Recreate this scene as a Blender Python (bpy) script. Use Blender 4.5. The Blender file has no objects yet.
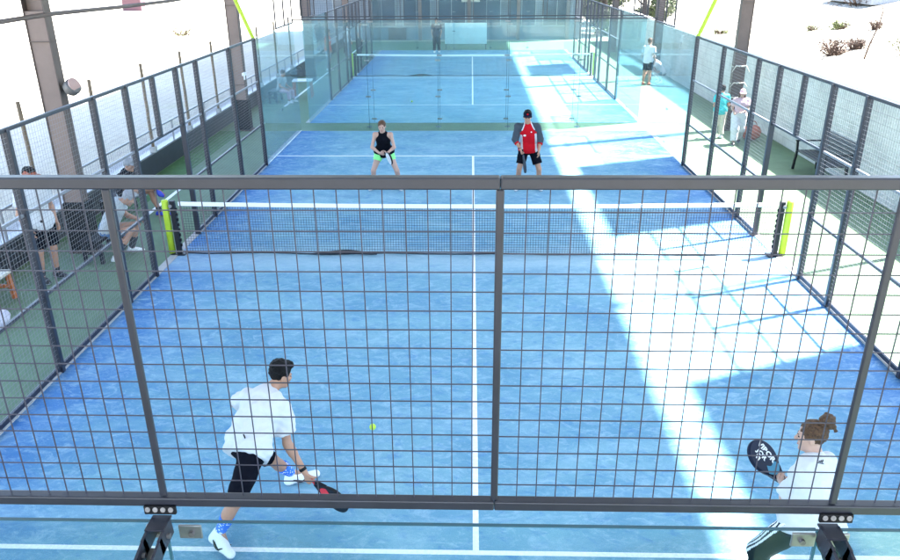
import bpy, bmesh, math, random
import numpy as np
random.seed(7)
S = bpy.context.scene
C = S.collection
V = lambda *a: np.array(a, float)
def nrm(v):
    v = np.asarray(v, float); return v / (np.linalg.norm(v) + 1e-12)

# ------------------------------------------------------------------ materials
def mat(name, col, rough=.6, metal=0., var=0., scale=8., bump=0., bscale=60., spec=.5):
    m = bpy.data.materials.new(name); m.use_nodes = True
    nt = m.node_tree; b = nt.nodes['Principled BSDF']
    b.inputs['Roughness'].default_value = rough
    b.inputs['Metallic'].default_value = metal
    b.inputs['Specular IOR Level'].default_value = spec
    b.inputs['Base Color'].default_value = (*col, 1)
    if var or bump:
        tc = nt.nodes.new('ShaderNodeTexCoord')
    if var:
        n = nt.nodes.new('ShaderNodeTexNoise'); n.inputs['Scale'].default_value = scale
        n.inputs['Detail'].default_value = 6; n.inputs['Roughness'].default_value = .65
        nt.links.new(tc.outputs['Object'], n.inputs['Vector'])
        r = nt.nodes.new('ShaderNodeValToRGB')
        lo = [max(0, c * (1 - var)) for c in col]; hi = [min(1, c * (1 + var)) for c in col]
        r.color_ramp.elements[0].position = .3; r.color_ramp.elements[1].position = .7
        r.color_ramp.elements[0].color = (*lo, 1); r.color_ramp.elements[1].color = (*hi, 1)
        nt.links.new(n.outputs['Fac'], r.inputs['Fac'])
        nt.links.new(r.outputs['Color'], b.inputs['Base Color'])
    if bump:
        n2 = nt.nodes.new('ShaderNodeTexNoise'); n2.inputs['Scale'].default_value = bscale
        n2.inputs['Detail'].default_value = 4
        nt.links.new(tc.outputs['Object'], n2.inputs['Vector'])
        bp = nt.nodes.new('ShaderNodeBump'); bp.inputs['Strength'].default_value = bump
        bp.inputs['Distance'].default_value = .02
        nt.links.new(n2.outputs['Fac'], bp.inputs['Height'])
        nt.links.new(bp.outputs['Normal'], b.inputs['Normal'])
    return m

def node(nt, t, **kw):
    n = nt.nodes.new(t)
    for k, v in kw.items(): setattr(n, k, v)
    return n
def ramp(nt, fac, stops):
    r = nt.nodes.new('ShaderNodeValToRGB'); e = r.color_ramp.elements
    while len(e) < len(stops): e.new(.5)
    for i, (p, c) in enumerate(stops):
        e[i].position = p; e[i].color = (*c, 1) if len(c) == 3 else c
    nt.links.new(fac, r.inputs['Fac']); return r.outputs['Color']
def noise(nt, vec, scale, detail=6, rough=.6, dist=0.):
    n = nt.nodes.new('ShaderNodeTexNoise'); n.inputs['Scale'].default_value = scale
    n.inputs['Detail'].default_value = detail; n.inputs['Roughness'].default_value = rough
    n.inputs['Distortion'].default_value = dist
    nt.links.new(vec, n.inputs['Vector']); return n.outputs['Fac']
def mixc(nt, fac, a, b, mode='MIX'):
    m = nt.nodes.new('ShaderNodeMix'); m.data_type = 'RGBA'; m.blend_type = mode
    for s, v in ((m.inputs[0], fac), (m.inputs[6], a), (m.inputs[7], b)):
        if hasattr(v, 'is_output'): nt.links.new(v, s)
        else: s.default_value = v if isinstance(v, (int, float)) else (*v, 1)
    return m.outputs[2]

def turf_blue():
    m = bpy.data.materials.new('blue_turf'); m.use_nodes = True; nt = m.node_tree
    b = nt.nodes['Principled BSDF']; b.inputs['Roughness'].default_value = .75
    b.inputs['Specular IOR Level'].default_value = .25
    tc = nt.nodes.new('ShaderNodeTexCoord'); o = tc.outputs['Object']
    mp = nt.nodes.new('ShaderNodeMapping'); mp.inputs['Scale'].default_value = (1., 1.7, 1.)
    mp.inputs['Rotation'].default_value = (0, 0, .35)
    nt.links.new(o, mp.inputs['Vector']); v = mp.outputs['Vector']
    sx = nt.nodes.new('ShaderNodeSeparateXYZ'); nt.links.new(o, sx.inputs[0])
    big = noise(nt, v, .55, 4, .6, .6)
    base = ramp(nt, big, [(.28, (.078, .222, .345)), (.72, (.175, .355, .435))])
    # sand-free turf close to the side walls
    ab = node(nt, 'ShaderNodeMath', operation='ABSOLUTE'); nt.links.new(sx.outputs[0], ab.inputs[0])
    ad = node(nt, 'ShaderNodeMath', operation='MULTIPLY_ADD'); ad.inputs[1].default_value = 1.
    nt.links.new(ab.outputs[0], ad.inputs[0])
    nn = noise(nt, v, 1.1, 5); mm = node(nt, 'ShaderNodeMath', operation='MULTIPLY_ADD')
    nt.links.new(nn, mm.inputs[0]); mm.inputs[1].default_value = 2.4; mm.inputs[2].default_value = -1.2
    nt.links.new(mm.outputs[0], ad.inputs[2])
    mr = nt.nodes.new('ShaderNodeMapRange'); mr.inputs[1].default_value = 3.4; mr.inputs[2].default_value = 5.1
    nt.links.new(ad.outputs[0], mr.inputs[0])
    base = mixc(nt, mr.outputs[0], base, (.036, .14, .37))
    # drifts of sand
    st = noise(nt, v, 2.7, 10, .78, 1.7)
    f = ramp(nt, st, [(.50, (0, 0, 0)), (.68, (.8, .8, .8))])
    base = mixc(nt, f, base, (.29, .44, .55))
    st2 = noise(nt, v, 11., 7, .74, 1.0)
    f2 = ramp(nt, st2, [(.53, (0, 0, 0)), (.70, (.55, .55, .55))])
    base = mixc(nt, f2, base, (.33, .47, .57))
    dk = ramp(nt, noise(nt, v, 5., 6, .7, .5), [(.30, (.75, .75, .75)), (.47, (0, 0, 0))])
    base = mixc(nt, dk, base, (.06, .19, .38))
    # sand left along the net line and in broad drifts
    nb = node(nt, 'ShaderNodeMath', operation='SUBTRACT'); nt.links.new(sx.outputs[1], nb.inputs[0]); nb.inputs[1].default_value = 9.75
    na = node(nt, 'ShaderNodeMath', operation='ABSOLUTE'); nt.links.new(nb.outputs[0], na.inputs[0])
    nr = nt.nodes.new('ShaderNodeMapRange'); nr.inputs[1].default_value = .75; nr.inputs[2].default_value = .15; nt.links.new(na.outputs[0], nr.inputs[0])
    nm = node(nt, 'ShaderNodeMath', operation='MULTIPLY'); nt.links.new(nr.outputs[0], nm.inputs[0]); nt.links.new(noise(nt, v, 3.2, 7, .7, 1.), nm.inputs[1])
    base = mixc(nt, nm.outputs[0], base, (.36, .50, .58))
    dr = ramp(nt, noise(nt, v, .8, 5, .6, 1.2), [(.5, (0, 0, 0)), (.68, (.42, .42, .42))])
    base = mixc(nt, dr, base, (.26, .42, .52))
    fine = ramp(nt, noise(nt, o, 190., 2, .5), [(.3, (.84, .84, .84)), (.7, (1.14, 1.14, 1.14))])
    base = mixc(nt, 1., base, fine, 'MULTIPLY')
    nt.links.new(base, b.inputs['Base Color'])
    bp = nt.nodes.new('ShaderNodeBump'); bp.inputs['Strength'].default_value = .35
    bp.inputs['Distance'].default_value = .01
    nt.links.new(noise(nt, o, 120., 3), bp.inputs['Height'])
    nt.links.new(bp.outputs['Normal'], b.inputs['Normal'])
    return m

def glass_mat(name, tint=(.93, .985, .98), rf=1.0, haze=0.):
    m = bpy.data.materials.new(name); m.use_nodes = True; nt = m.node_tree
    nt.nodes.remove(nt.nodes['Principled BSDF']); out = nt.nodes['Material Output']
    t = nt.nodes.new('ShaderNodeBsdfTransparent'); t.inputs[0].default_value = (*tint, 1)
    g = nt.nodes.new('ShaderNodeBsdfGlossy'); g.inputs['Roughness'].default_value = .0
    fr = nt.nodes.new('ShaderNodeFresnel'); fr.inputs[0].default_value = 1.45
    mu = node(nt, 'ShaderNodeMath', operation='MULTIPLY'); mu.inputs[1].default_value = rf
    nt.links.new(fr.outputs[0], mu.inputs[0])
    mx = nt.nodes.new('ShaderNodeMixShader')
    nt.links.new(mu.outputs[0], mx.inputs[0]); nt.links.new(t.outputs[0], mx.inputs[1]); nt.links.new(g.outputs[0], mx.inputs[2])
    if haze:  # haze put into the glass as a pale, uneven diffuse layer
        df = nt.nodes.new('ShaderNodeBsdfDiffuse'); df.inputs[0].default_value = (.62, .74, .78, 1)
        tc = nt.nodes.new('ShaderNodeTexCoord'); du = ramp(nt, noise(nt, tc.outputs['Object'], 1.4, 6, .65), [(.3, (haze*.35,)*3), (.7, (haze*1.9,)*3)])
        m2 = nt.nodes.new('ShaderNodeMixShader'); nt.links.new(du, m2.inputs[0])
        nt.links.new(mx.outputs[0], m2.inputs[1]); nt.links.new(df.outputs[0], m2.inputs[2]); mx = m2
    nt.links.new(mx.outputs[0], out.inputs['Surface'])
    return m

def wall_mat():
    m = bpy.data.materials.new('painted_block'); m.use_nodes = True; nt = m.node_tree
    b = nt.nodes['Principled BSDF']; b.inputs['Roughness'].default_value = .8
    tc = nt.nodes.new('ShaderNodeTexCoord'); o = tc.outputs['Object']
    mp = nt.nodes.new('ShaderNodeMapping'); mp.inputs['Rotation'].default_value = (math.pi/2, 0, math.pi/2)
    nt.links.new(o, mp.inputs['Vector'])
    br = nt.nodes.new('ShaderNodeTexBrick'); br.inputs['Scale'].default_value = 1
    br.inputs['Brick Width'].default_value = .42; br.inputs['Row Height'].default_value = .21
    br.inputs['Mortar Size'].default_value = .008
    br.inputs['Color1'].default_value = (.5, .5, .5, 1); br.inputs['Color2'].default_value = (.46, .46, .47, 1)
    br.inputs['Mortar'].default_value = (.36, .36, .37, 1)
    sx = nt.nodes.new('ShaderNodeSeparateXYZ'); nt.links.new(o, sx.inputs[0])
    cb = nt.nodes.new('ShaderNodeCombineXYZ'); nt.links.new(sx.outputs[1], cb.inputs[0]); nt.links.new(sx.outputs[2], cb.inputs[1])
    nt.links.new(cb.outputs[0], br.inputs['Vector'])
    st = ramp(nt, noise(nt, o, 1.3, 7, .7), [(.35, (.78, .78, .78)), (.62, (1.05, 1.05, 1.04))])
    nt.links.new(mixc(nt, 1., br.outputs['Color'], st, 'MULTIPLY'), b.inputs['Base Color'])
    return m

def dirt_mat():
    m = bpy.data.materials.new('dry_dirt'); m.use_nodes = True; nt = m.node_tree
    b = nt.nodes['Principled BSDF']; b.inputs['Roughness'].default_value = .95
    tc = nt.nodes.new('ShaderNodeTexCoord'); o = tc.outputs['Object']
    c = ramp(nt, noise(nt, o, .12, 8, .65, .5), [(.3, (.38, .34, .26)), (.5, (.43, .39, .31)), (.7, (.46, .43, .35))])
    g = ramp(nt, noise(nt, o, .3, 6, .7), [(.55, (0, 0, 0)), (.7, (.7, .7, .7))])
    c = mixc(nt, g, c, (.34, .34, .20))
    br = ramp(nt, noise(nt, o, .55, 10, .78, 1.), [(.44, (0, 0, 0)), (.60, (.95, .95, .95))]); sx = nt.nodes.new('ShaderNodeSeparateXYZ'); nt.links.new(o, sx.inputs[0])
    mr = nt.nodes.new('ShaderNodeMapRange'); mr.inputs[1].default_value = 11; mr.inputs[2].default_value = 15; nt.links.new(sx.outputs[0], mr.inputs[0])
    sl_ = mixc(nt, br, c, (.050, .043, .036)); fl = ramp(nt, noise(nt, o, 2.2, 10, .8, .6), [(.50, (0, 0, 0)), (.63, (.9, .9, .9))]); sl_ = mixc(nt, fl, sl_, (.046, .041, .026))
    c = mixc(nt, mr.outputs[0], c, sl_)
    c = mixc(nt, 1., c, ramp(nt, noise(nt, o, 6., 6, .7), [(.3, (.8, .8, .8)), (.7, (1.15, 1.15, 1.15))]), 'MULTIPLY')
    nt.links.new(c, b.inputs['Base Color'])
    bp = nt.nodes.new('ShaderNodeBump'); bp.inputs['Strength'].default_value = .6; bp.inputs['Distance'].default_value = .1
    nt.links.new(noise(nt, o, 2.5, 8, .7), bp.inputs['Height']); nt.links.new(bp.outputs['Normal'], b.inputs['Normal'])
    return m

def sock_mat():
    m = bpy.data.materials.new('patterned_sock'); m.use_nodes = True; nt = m.node_tree
    b = nt.nodes['Principled BSDF']; b.inputs['Roughness'].default_value = .9
    tc = nt.nodes.new('ShaderNodeTexCoord')
    vo = nt.nodes.new('ShaderNodeTexVoronoi'); vo.inputs['Scale'].default_value = 42
    nt.links.new(tc.outputs['Object'], vo.inputs['Vector'])
    c = ramp(nt, vo.outputs['Distance'], [(.28, (.7, .75, .8)), (.36, (.03, .16, .62))])
    nt.links.new(c, b.inputs['Base Color']); return m

M = dict(
    turf=turf_blue(), dirt=dirt_mat(), block=wall_mat(),
    line=mat('line_paint', (.70, .73, .76), .8, var=.14, scale=30),
    green=mat('green_floor', (.098, .160, .092), .8, var=.12, scale=2.5, bump=.2, bscale=140),
    greendark=mat('green_turf', (.045, .12, .04), .9, var=.3, scale=5),
    slate=mat('slate_paint', (.017, .018, .029), .4, .0, var=.15, scale=14),
    slatedark=mat('dark_slate_paint', (.009, .010, .015), .45, spec=.3),
    wire=mat('wire_paint', (.026, .024, .042), .5, var=.4, scale=9),
    sidewire=mat('side_wire_paint', (.16, .16, .175), .45),
    glass=glass_mat('clear_glass', (.955, .99, .985), .22),
    farglass=glass_mat('tinted_glass', (.90, .968, .966), .42, .03),
    gedge=mat('glass_edge', (.03, .09, .12), .15),
    steel=mat('stainless', (.27, .27, .28), .35, .8, var=.12, scale=20),
    bolt=mat('bolt_zinc', (.16, .155, .165), .45, .6, var=.3, scale=60),
    yellow=mat('yellow_pad', (.36, .48, .025), .6, var=.14, scale=7),
    black=mat('black_rubber', (.006, .006, .008), .6, spec=.2),
    netc=mat('net_cord', (.012, .014, .022), .8),
    tape=mat('net_tape', (.78, .78, .78), .7),
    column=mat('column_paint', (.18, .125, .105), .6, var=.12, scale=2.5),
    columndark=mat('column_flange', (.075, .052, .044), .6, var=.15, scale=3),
    wood=mat('weathered_wood', (.16, .115, .075), .8, var=.3, scale=14),
    basewall=mat('dark_wall_paint', (.022, .023, .03), .6, var=.2, scale=4),
    concrete=mat('concrete', (.33, .33, .33), .85, var=.15, scale=5, bump=.2, bscale=30),
    rail=mat('grey_rail', (.22, .22, .235), .4, .3),
    roof=mat('roof_sheet', (.55, .56, .58), .6),
    screen=mat('screen_cloth', (.4, .42, .44), .8),
    lamp=mat('lamp_housing', (.12, .11, .105), .5), lens=mat('lamp_lens', (.38, .25, .23), .15),
    white=mat('white_paint', (.72, .72, .72), .6, var=.06, scale=6),
    orange=mat('orange_wood', (.42, .11, .025), .6, var=.2, scale=9),
    skin=mat('skin', (.36, .19, .125), .5, var=.08, scale=9, spec=.35),
    skinlight=mat('light_skin', (.42, .255, .20), .5, var=.06, scale=9, spec=.35),
    lip=mat('lip', (.38, .13, .11), .5), eye=mat('dark_eye', (.03, .02, .02), .2),
    hairblack=mat('black_hair', (.0045, .004, .0045), .6, var=.4, scale=70, bump=.8, bscale=160, spec=.15),
    hairbrown=mat('brown_hair', (.085, .042, .022), .55, var=.6, scale=55, bump=.8, bscale=150, spec=.25),
    hairgrey=mat('grey_hair', (.22, .23, .25), .6, var=.2, scale=50),
    shirtwhite=mat('white_cotton', (.50, .505, .53), .9, var=.03, scale=12, bump=.35, bscale=16, spec=.1),
    shirtgrey=mat('grey_cotton', (.33, .36, .37), .9, var=.06, scale=9, bump=.3, bscale=14),
    shortblack=mat('black_fabric', (.0035, .004, .008), .9, bump=.3, bscale=20, spec=.08),
    navy=mat('navy_fabric', (.006, .008, .024), .85, spec=.1),
    pantgreen=mat('dark_green_fabric', (.0022, .0085, .0095), .8, var=.12, scale=8, bump=.25, bscale=18, spec=.12),
    stripe=mat('white_stripe', (.7, .72, .75), .8),
    red=mat('red_fabric', (.42, .005, .012), .8, spec=.1, var=.06, scale=8), sleeve=mat('grey_sleeve', (.045, .055, .07), .85, spec=.15),
    lime=mat('lime_fabric', (.22, .72, .22), .7), tank=mat('black_tank', (.003, .0035, .007), .85, spec=.08),
    turq=mat('turquoise_fabric', (.02, .40, .42), .8), cream=mat('cream_fabric', (.5, .47, .4), .85, var=.08),
    pink=mat('pink_fabric', (.5, .33, .38), .8), jeans=mat('blue_denim', (.06, .13, .26), .85, var=.15, scale=20),
    orangeshirt=mat('orange_fabric', (.5, .10, .06), .8),
    shoewhite=mat('white_shoe', (.70, .71, .72), .5), sole=mat('grey_sole', (.34, .36, .40), .7),
    shoeblue=mat('blue_shoe', (.03, .06, .45), .5), shoered=mat('red_sole', (.5, .04, .05), .6),
    shoeblack=mat('black_shoe', (.012, .012, .014), .5), sock=sock_mat(),
    sockplain=mat('plain_sock', (.03, .03, .035), .9),
    racknavy=mat('navy_racket', (.003, .006, .022), .45, spec=.15), rackturq=mat('turquoise_racket', (.03, .17, .26), .4, spec=.2),
    rackblack=mat('black_racket', (.006, .007, .010), .4, spec=.2), rackred=mat('red_racket', (.62, .02, .03), .35),
    rackwhite=mat('white_racket', (.6, .6, .6), .4),
    ball=mat('ball_felt', (.48, .68, .06), .9, bump=.5, bscale=400),
    facade=mat('grey_blue_facade', (.16, .19, .22), .7, var=.15, scale=.8),
    window=mat('window_pane', (.07, .10, .13), .12), trim=mat('facade_trim', (.26, .29, .31), .6),
    bark=mat('bark', (.07, .052, .038), .9, var=.3, scale=8),
    leaf=mat('leaf', (.055, .085, .028), .7, var=.45, scale=1.7), leaf2=mat('pale_leaf', (.085, .11, .04), .7, var=.4, scale=2.),
    dry=mat('dry_twig', (.075, .045, .03), .9, var=.3, scale=4), drygreen=mat('dry_leaf', (.085, .10, .03), .9, var=.3, scale=4),
    bluetarp=mat('blue_cover', (.004, .015, .10), .7), pinkbox=mat('faded_pink', (.11, .05, .06), .8),
    bagwhite=mat('pale_bag', (.50, .48, .58), .8), bagblack=mat('black_bag', (.015, .015, .02), .7),
    redbrown=mat('terracotta', (.26, .075, .045), .8, var=.15),
)

# ------------------------------------------------------------------ objects
def tag(o, label=None, cat=None, group=None, kind=None):
    for k, v in (('label', label), ('category', cat), ('group', group), ('kind', kind)):
        if v: o[k] = v
    return o
def empty(name, loc, label, cat, group=None):
    o = bpy.data.objects.new(name, None); C.objects.link(o); o.location = tuple(loc)
    o.empty_display_size = .1
    return tag(o, label, cat, group)
class MB:
    def __init__(s): s.v = []; s.f = []; s.mi = []; s.cur = 0
    def faces(s, vs, fs):
        n = len(s.v); s.v += [tuple(map(float, v)) for v in vs]
        s.f += [tuple(i + n for i in f) for f in fs]; s.mi += [s.cur] * len(fs); return s
    def box(s, c, d):
        x, y, z = c; a, b, e = d[0]/2, d[1]/2, d[2]/2
        vs = [(x+i*a, y+j*b, z+k*e) for i in (-1, 1) for j in (-1, 1) for k in (-1, 1)]
        return s.faces(vs, [(0,1,3,2), (4,6,7,5), (0,4,5,1), (2,3,7,6), (0,2,6,4), (1,5,7,3)])
    def bbox(s, a, b):
        return s.box([(a[i]+b[i])/2 for i in range(3)], [abs(b[i]-a[i]) for i in range(3)])
    def bevbox(s, c, d, r):      # box with chamfered long edges (all 12)
        bm = bmesh.new(); bmesh.ops.create_cube(bm, size=1)
        bmesh.ops.scale(bm, vec=d, verts=bm.verts); bmesh.ops.translate(bm, vec=c, verts=bm.verts)
        bmesh.ops.bevel(bm, geom=bm.edges[:], offset=r, segments=2, profile=.5, affect='EDGES')
        bm.verts.ensure_lookup_table(); bm.verts.index_update()
        s.faces([v.co[:] for v in bm.verts], [[v.index for v in f.verts] for f in bm.faces]); bm.free(); return s
    def tube(s, pts, r, n=8, cap=True):
        pts = [np.array(p, float) for p in pts]; rs = r if isinstance(r, (list, tuple)) else [r]*len(pts)
        rings = []; t0 = nrm(pts[1]-pts[0]); u = nrm(np.cross(t0, V(0, 0, 1) if abs(t0[2]) < .9 else V(1, 0, 0)))
        for i, p in enumerate(pts):
            t = nrm(pts[min(i+1, len(pts)-1)] - pts[max(i-1, 0)])
            u = nrm(u - t*np.dot(u, t)); w = np.cross(t, u)
            rings.append([p + rs[i]*(math.cos(2*math.pi*k/n + math.pi/n)*u + math.sin(2*math.pi*k/n + math.pi/n)*w) for k in range(n)])
        vs = [q for ring in rings for q in ring]; fs = []
        for i in range(len(pts)-1):
            for k in range(n):
                a, b = i*n+k, i*n+(k+1) % n; fs.append((a, b, b+n, a+n))
        if cap: fs += [tuple(range(n))[::-1], tuple(range((len(pts)-1)*n, len(pts)*n))]
        return s.faces(vs, fs)
    def bar(s, p, q, w, h=None, up=(0, 0, 1)):
        p, q = np.array(p, float), np.array(q, float); h = h or w; t = nrm(q-p)
        u = nrm(np.cross(t, np.array(up, float))) if abs(np.dot(t, nrm(up))) < .99 else V(1, 0, 0); x = np.cross(u, t)
        vs = [e + a*u*w/2 + b*x*h/2 for e in (p, q) for a, b in ((-1,-1), (1,-1), (1,1), (-1,1))]
        return s.faces(vs, [(0,1,2,3), (7,6,5,4), (0,4,5,1), (1,5,6,2), (2,6,7,3), (3,7,4,0)])
    def build(s, name, m, parent=None, smooth=False, org=None):
        me = bpy.data.meshes.new(name)
        o3 = np.array(org if org is not None else (0, 0, 0), float)
        me.from_pydata([tuple(np.array(v)-o3) for v in s.v], [], s.f)
        for x in (m if isinstance(m, (list, tuple)) else [m]): me.materials.append(x)
        if any(s.mi): me.polygons.foreach_set('material_index', s.mi)
        bm = bmesh.new(); bm.from_mesh(me); bmesh.ops.recalc_face_normals(bm, faces=bm.faces[:]); bm.to_mesh(me); bm.free()
        if smooth: me.polygons.foreach_set('use_smooth', [True]*len(me.polygons))
        me.update()
        o = bpy.data.objects.new(name, me); C.objects.link(o)
        if parent: o.parent = parent
        if org is not None: o.location = tuple(o3)
        return o
def copy_tree(o, parent=None, off=(0, 0, 0), label=None):
    c = o.copy(); C.objects.link(c)
    if parent: c.parent = parent
    else: c.location = (o.location[0]+off[0], o.location[1]+off[1], o.location[2]+off[2])
    if label: c['label'] = label
    for ch in list(o.children): copy_tree(ch, c)
    return c
def struct(o): o['kind'] = 'structure'; return o
ORD = ['first', 'second', 'third', 'fourth', 'fifth', 'sixth', 'seventh', 'eighth', 'ninth', 'tenth', 'eleventh', 'twelfth']

# ------------------------------------------------------------------ world, sun, camera
SUN = nrm(V(.62, .25, 1.)); ELEV = math.asin(SUN[2]); AZ = math.atan2(SUN[0], SUN[1])
w = bpy.data.worlds.new('World'); S.world = w; w.use_nodes = True
nt = w.node_tree; sky = nt.nodes.new('ShaderNodeTexSky'); sky.sky_type = 'NISHITA'; sky.sun_disc = False
sky.sun_elevation = ELEV; sky.sun_rotation = AZ
nt.links.new(sky.outputs[0], nt.nodes['Background'].inputs[0]); nt.nodes['Background'].inputs[1].default_value = .13
sl = bpy.data.lights.new('sun', 'SUN'); sl.energy = 4.6; sl.angle = math.radians(1.5); sl.color = (1, .96, .9)
so = bpy.data.objects.new('sun', sl); C.objects.link(so); so.location = (20, 10, 40)
from mathutils import Vector, Matrix
so.rotation_euler = Vector(SUN).to_track_quat('Z', 'Y').to_euler()

cd = bpy.data.cameras.new('camera'); cam = bpy.data.objects.new('camera', cd); C.objects.link(cam)
cd.sensor_width = 36; cd.lens = 755.48/900*36; cd.clip_end = 2000; cd.clip_start = .05
PITCH, YAW, ROLL = .4013, .0292, -.0072
cam.location = (-.0563, -1.8946, 4.5838)
fw = V(-math.sin(YAW)*math.cos(PITCH), math.cos(YAW)*math.cos(PITCH), -math.sin(PITCH))
rt = V(math.cos(YAW), math.sin(YAW), 0); up = np.cross(rt, fw)
r2 = rt*math.cos(ROLL) + up*math.sin(ROLL); u2 = -rt*math.sin(ROLL) + up*math.cos(ROLL)
cam.rotation_euler = Matrix((r2, u2, -fw)).transposed().to_euler()
S.camera = cam
S.view_settings.view_transform = 'Standard'; S.view_settings.look = 'None'
S.view_settings.exposure = 3.28; S.view_settings.gamma = 1; S.view_settings.use_curve_mapping = False
S.cycles.use_denoising = True
S.cycles.max_bounces = 10; S.cycles.diffuse_bounces = 5; S.cycles.transparent_max_bounces = 48
S.cycles.sample_clamp_indirect = 6

# ------------------------------------------------------------------ the ground
def ground():
    xs = np.concatenate([[-600, -200, -100], np.arange(-60, -20, 4), np.arange(-20, 21, 2), np.arange(22, 90, 3), [110, 200, 600]])
    ys = np.concatenate([[-600, -100, -40], np.arange(-20, 100, 4), [120, 160, 250, 600]])
    m = MB(); rnd = random.Random(3); vs = []
    for x in xs:
        for y in ys:
            t = min(max((x-11)/40, 0), 1); z = 5.5*t*t*(3-2*t)
            if x > 12 or x < -12: z += rnd.uniform(-.12, .18)
            tl = min(max((-x-30)/60, 0), 1); z += 1.5*tl
            vs.append((x, y, z - .02))
    ny = len(ys)
    fs = [(i*ny+j, (i+1)*ny+j, (i+1)*ny+j+1, i*ny+j+1) for i in range(len(xs)-1) for j in range(ny-1)]
    m.faces(vs, fs); return struct(m.build('ground', M['dirt'], smooth=True))
ground()
struct(MB().bbox((-7.44, -9, -.3), (8.3, 46, -.008)).build('green_floor', M['green']))
struct(MB().bbox((-7.4, 10.6, -.1), (-6.75, 20, -.003)).build('grass_strip', M['greendark']))
def court_ground(y0):
    struct(MB().bbox((-5, y0, -.1), (5, y0+20, -.001)).build('court_surface', M['turf'], org=(0, y0, 0)))
    m = MB()
    def ln(x0, y0_, x1, y1): m.bbox((x0, y0_, -.05), (x1, y1, .003))
    for s in (-1, 1): ln(-5, y0+10+s*6.95-.025, 5, y0+10+s*6.95+.025)
    ln(-.026, y0+3.075, .026, y0+16.925)
    struct(m.build('court_line', M['line']))
    for s in (-1, 1):
        struct(MB().bbox((s*5.065-.06, y0, -.1), (s*5.065+.065, y0+20, .012)).build('court_kerb', M['concrete']))
court_ground(0); court_ground(21.2)
for x, y0, y1 in ((-6.42, 5.5, 21.2), (-6.42, 24, 44)):
    struct(MB().bbox((x-.04, y0, -.05), (x+.04, y1, -.002)).build('walkway_line', M['line']))

# ------------------------------------------------------------------ courts
MESH = .0565; SP = 1.004
def wire_panel(axis, c0, u0, u1, z0, z1, cell=MESH, r=.0042, dz=0.):
    """flat welded mesh; axis 'x' runs along X at y=c0, 'y' runs along Y at x=c0"""
    m = MB(); n = max(1, round((u1-u0)/cell)); k = max(1, round((z1-z0)/cell))
    P = (lambda u, z, d: (u, c0+d, z)) if axis == 'x' else (lambda u, z, d: (c0+d, u, z))
    upv = (0, 1, 0) if axis == 'x' else (1, 0, 0)
    for i in range(1, n):
        u = u0+(u1-u0)*i/n; e = random.uniform(-.0012, .0012); m.bar(P(u+e, z0, r*.5), P(u-e*.6, z1, r*.5), r, r, upv)
    for j in range(1, k):
        z = z0+(z1-z0)*j/k+dz; m.bar(P(u0, z, -r*.5), P(u1, z, -r*.5), r, r)
    return m

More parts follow.
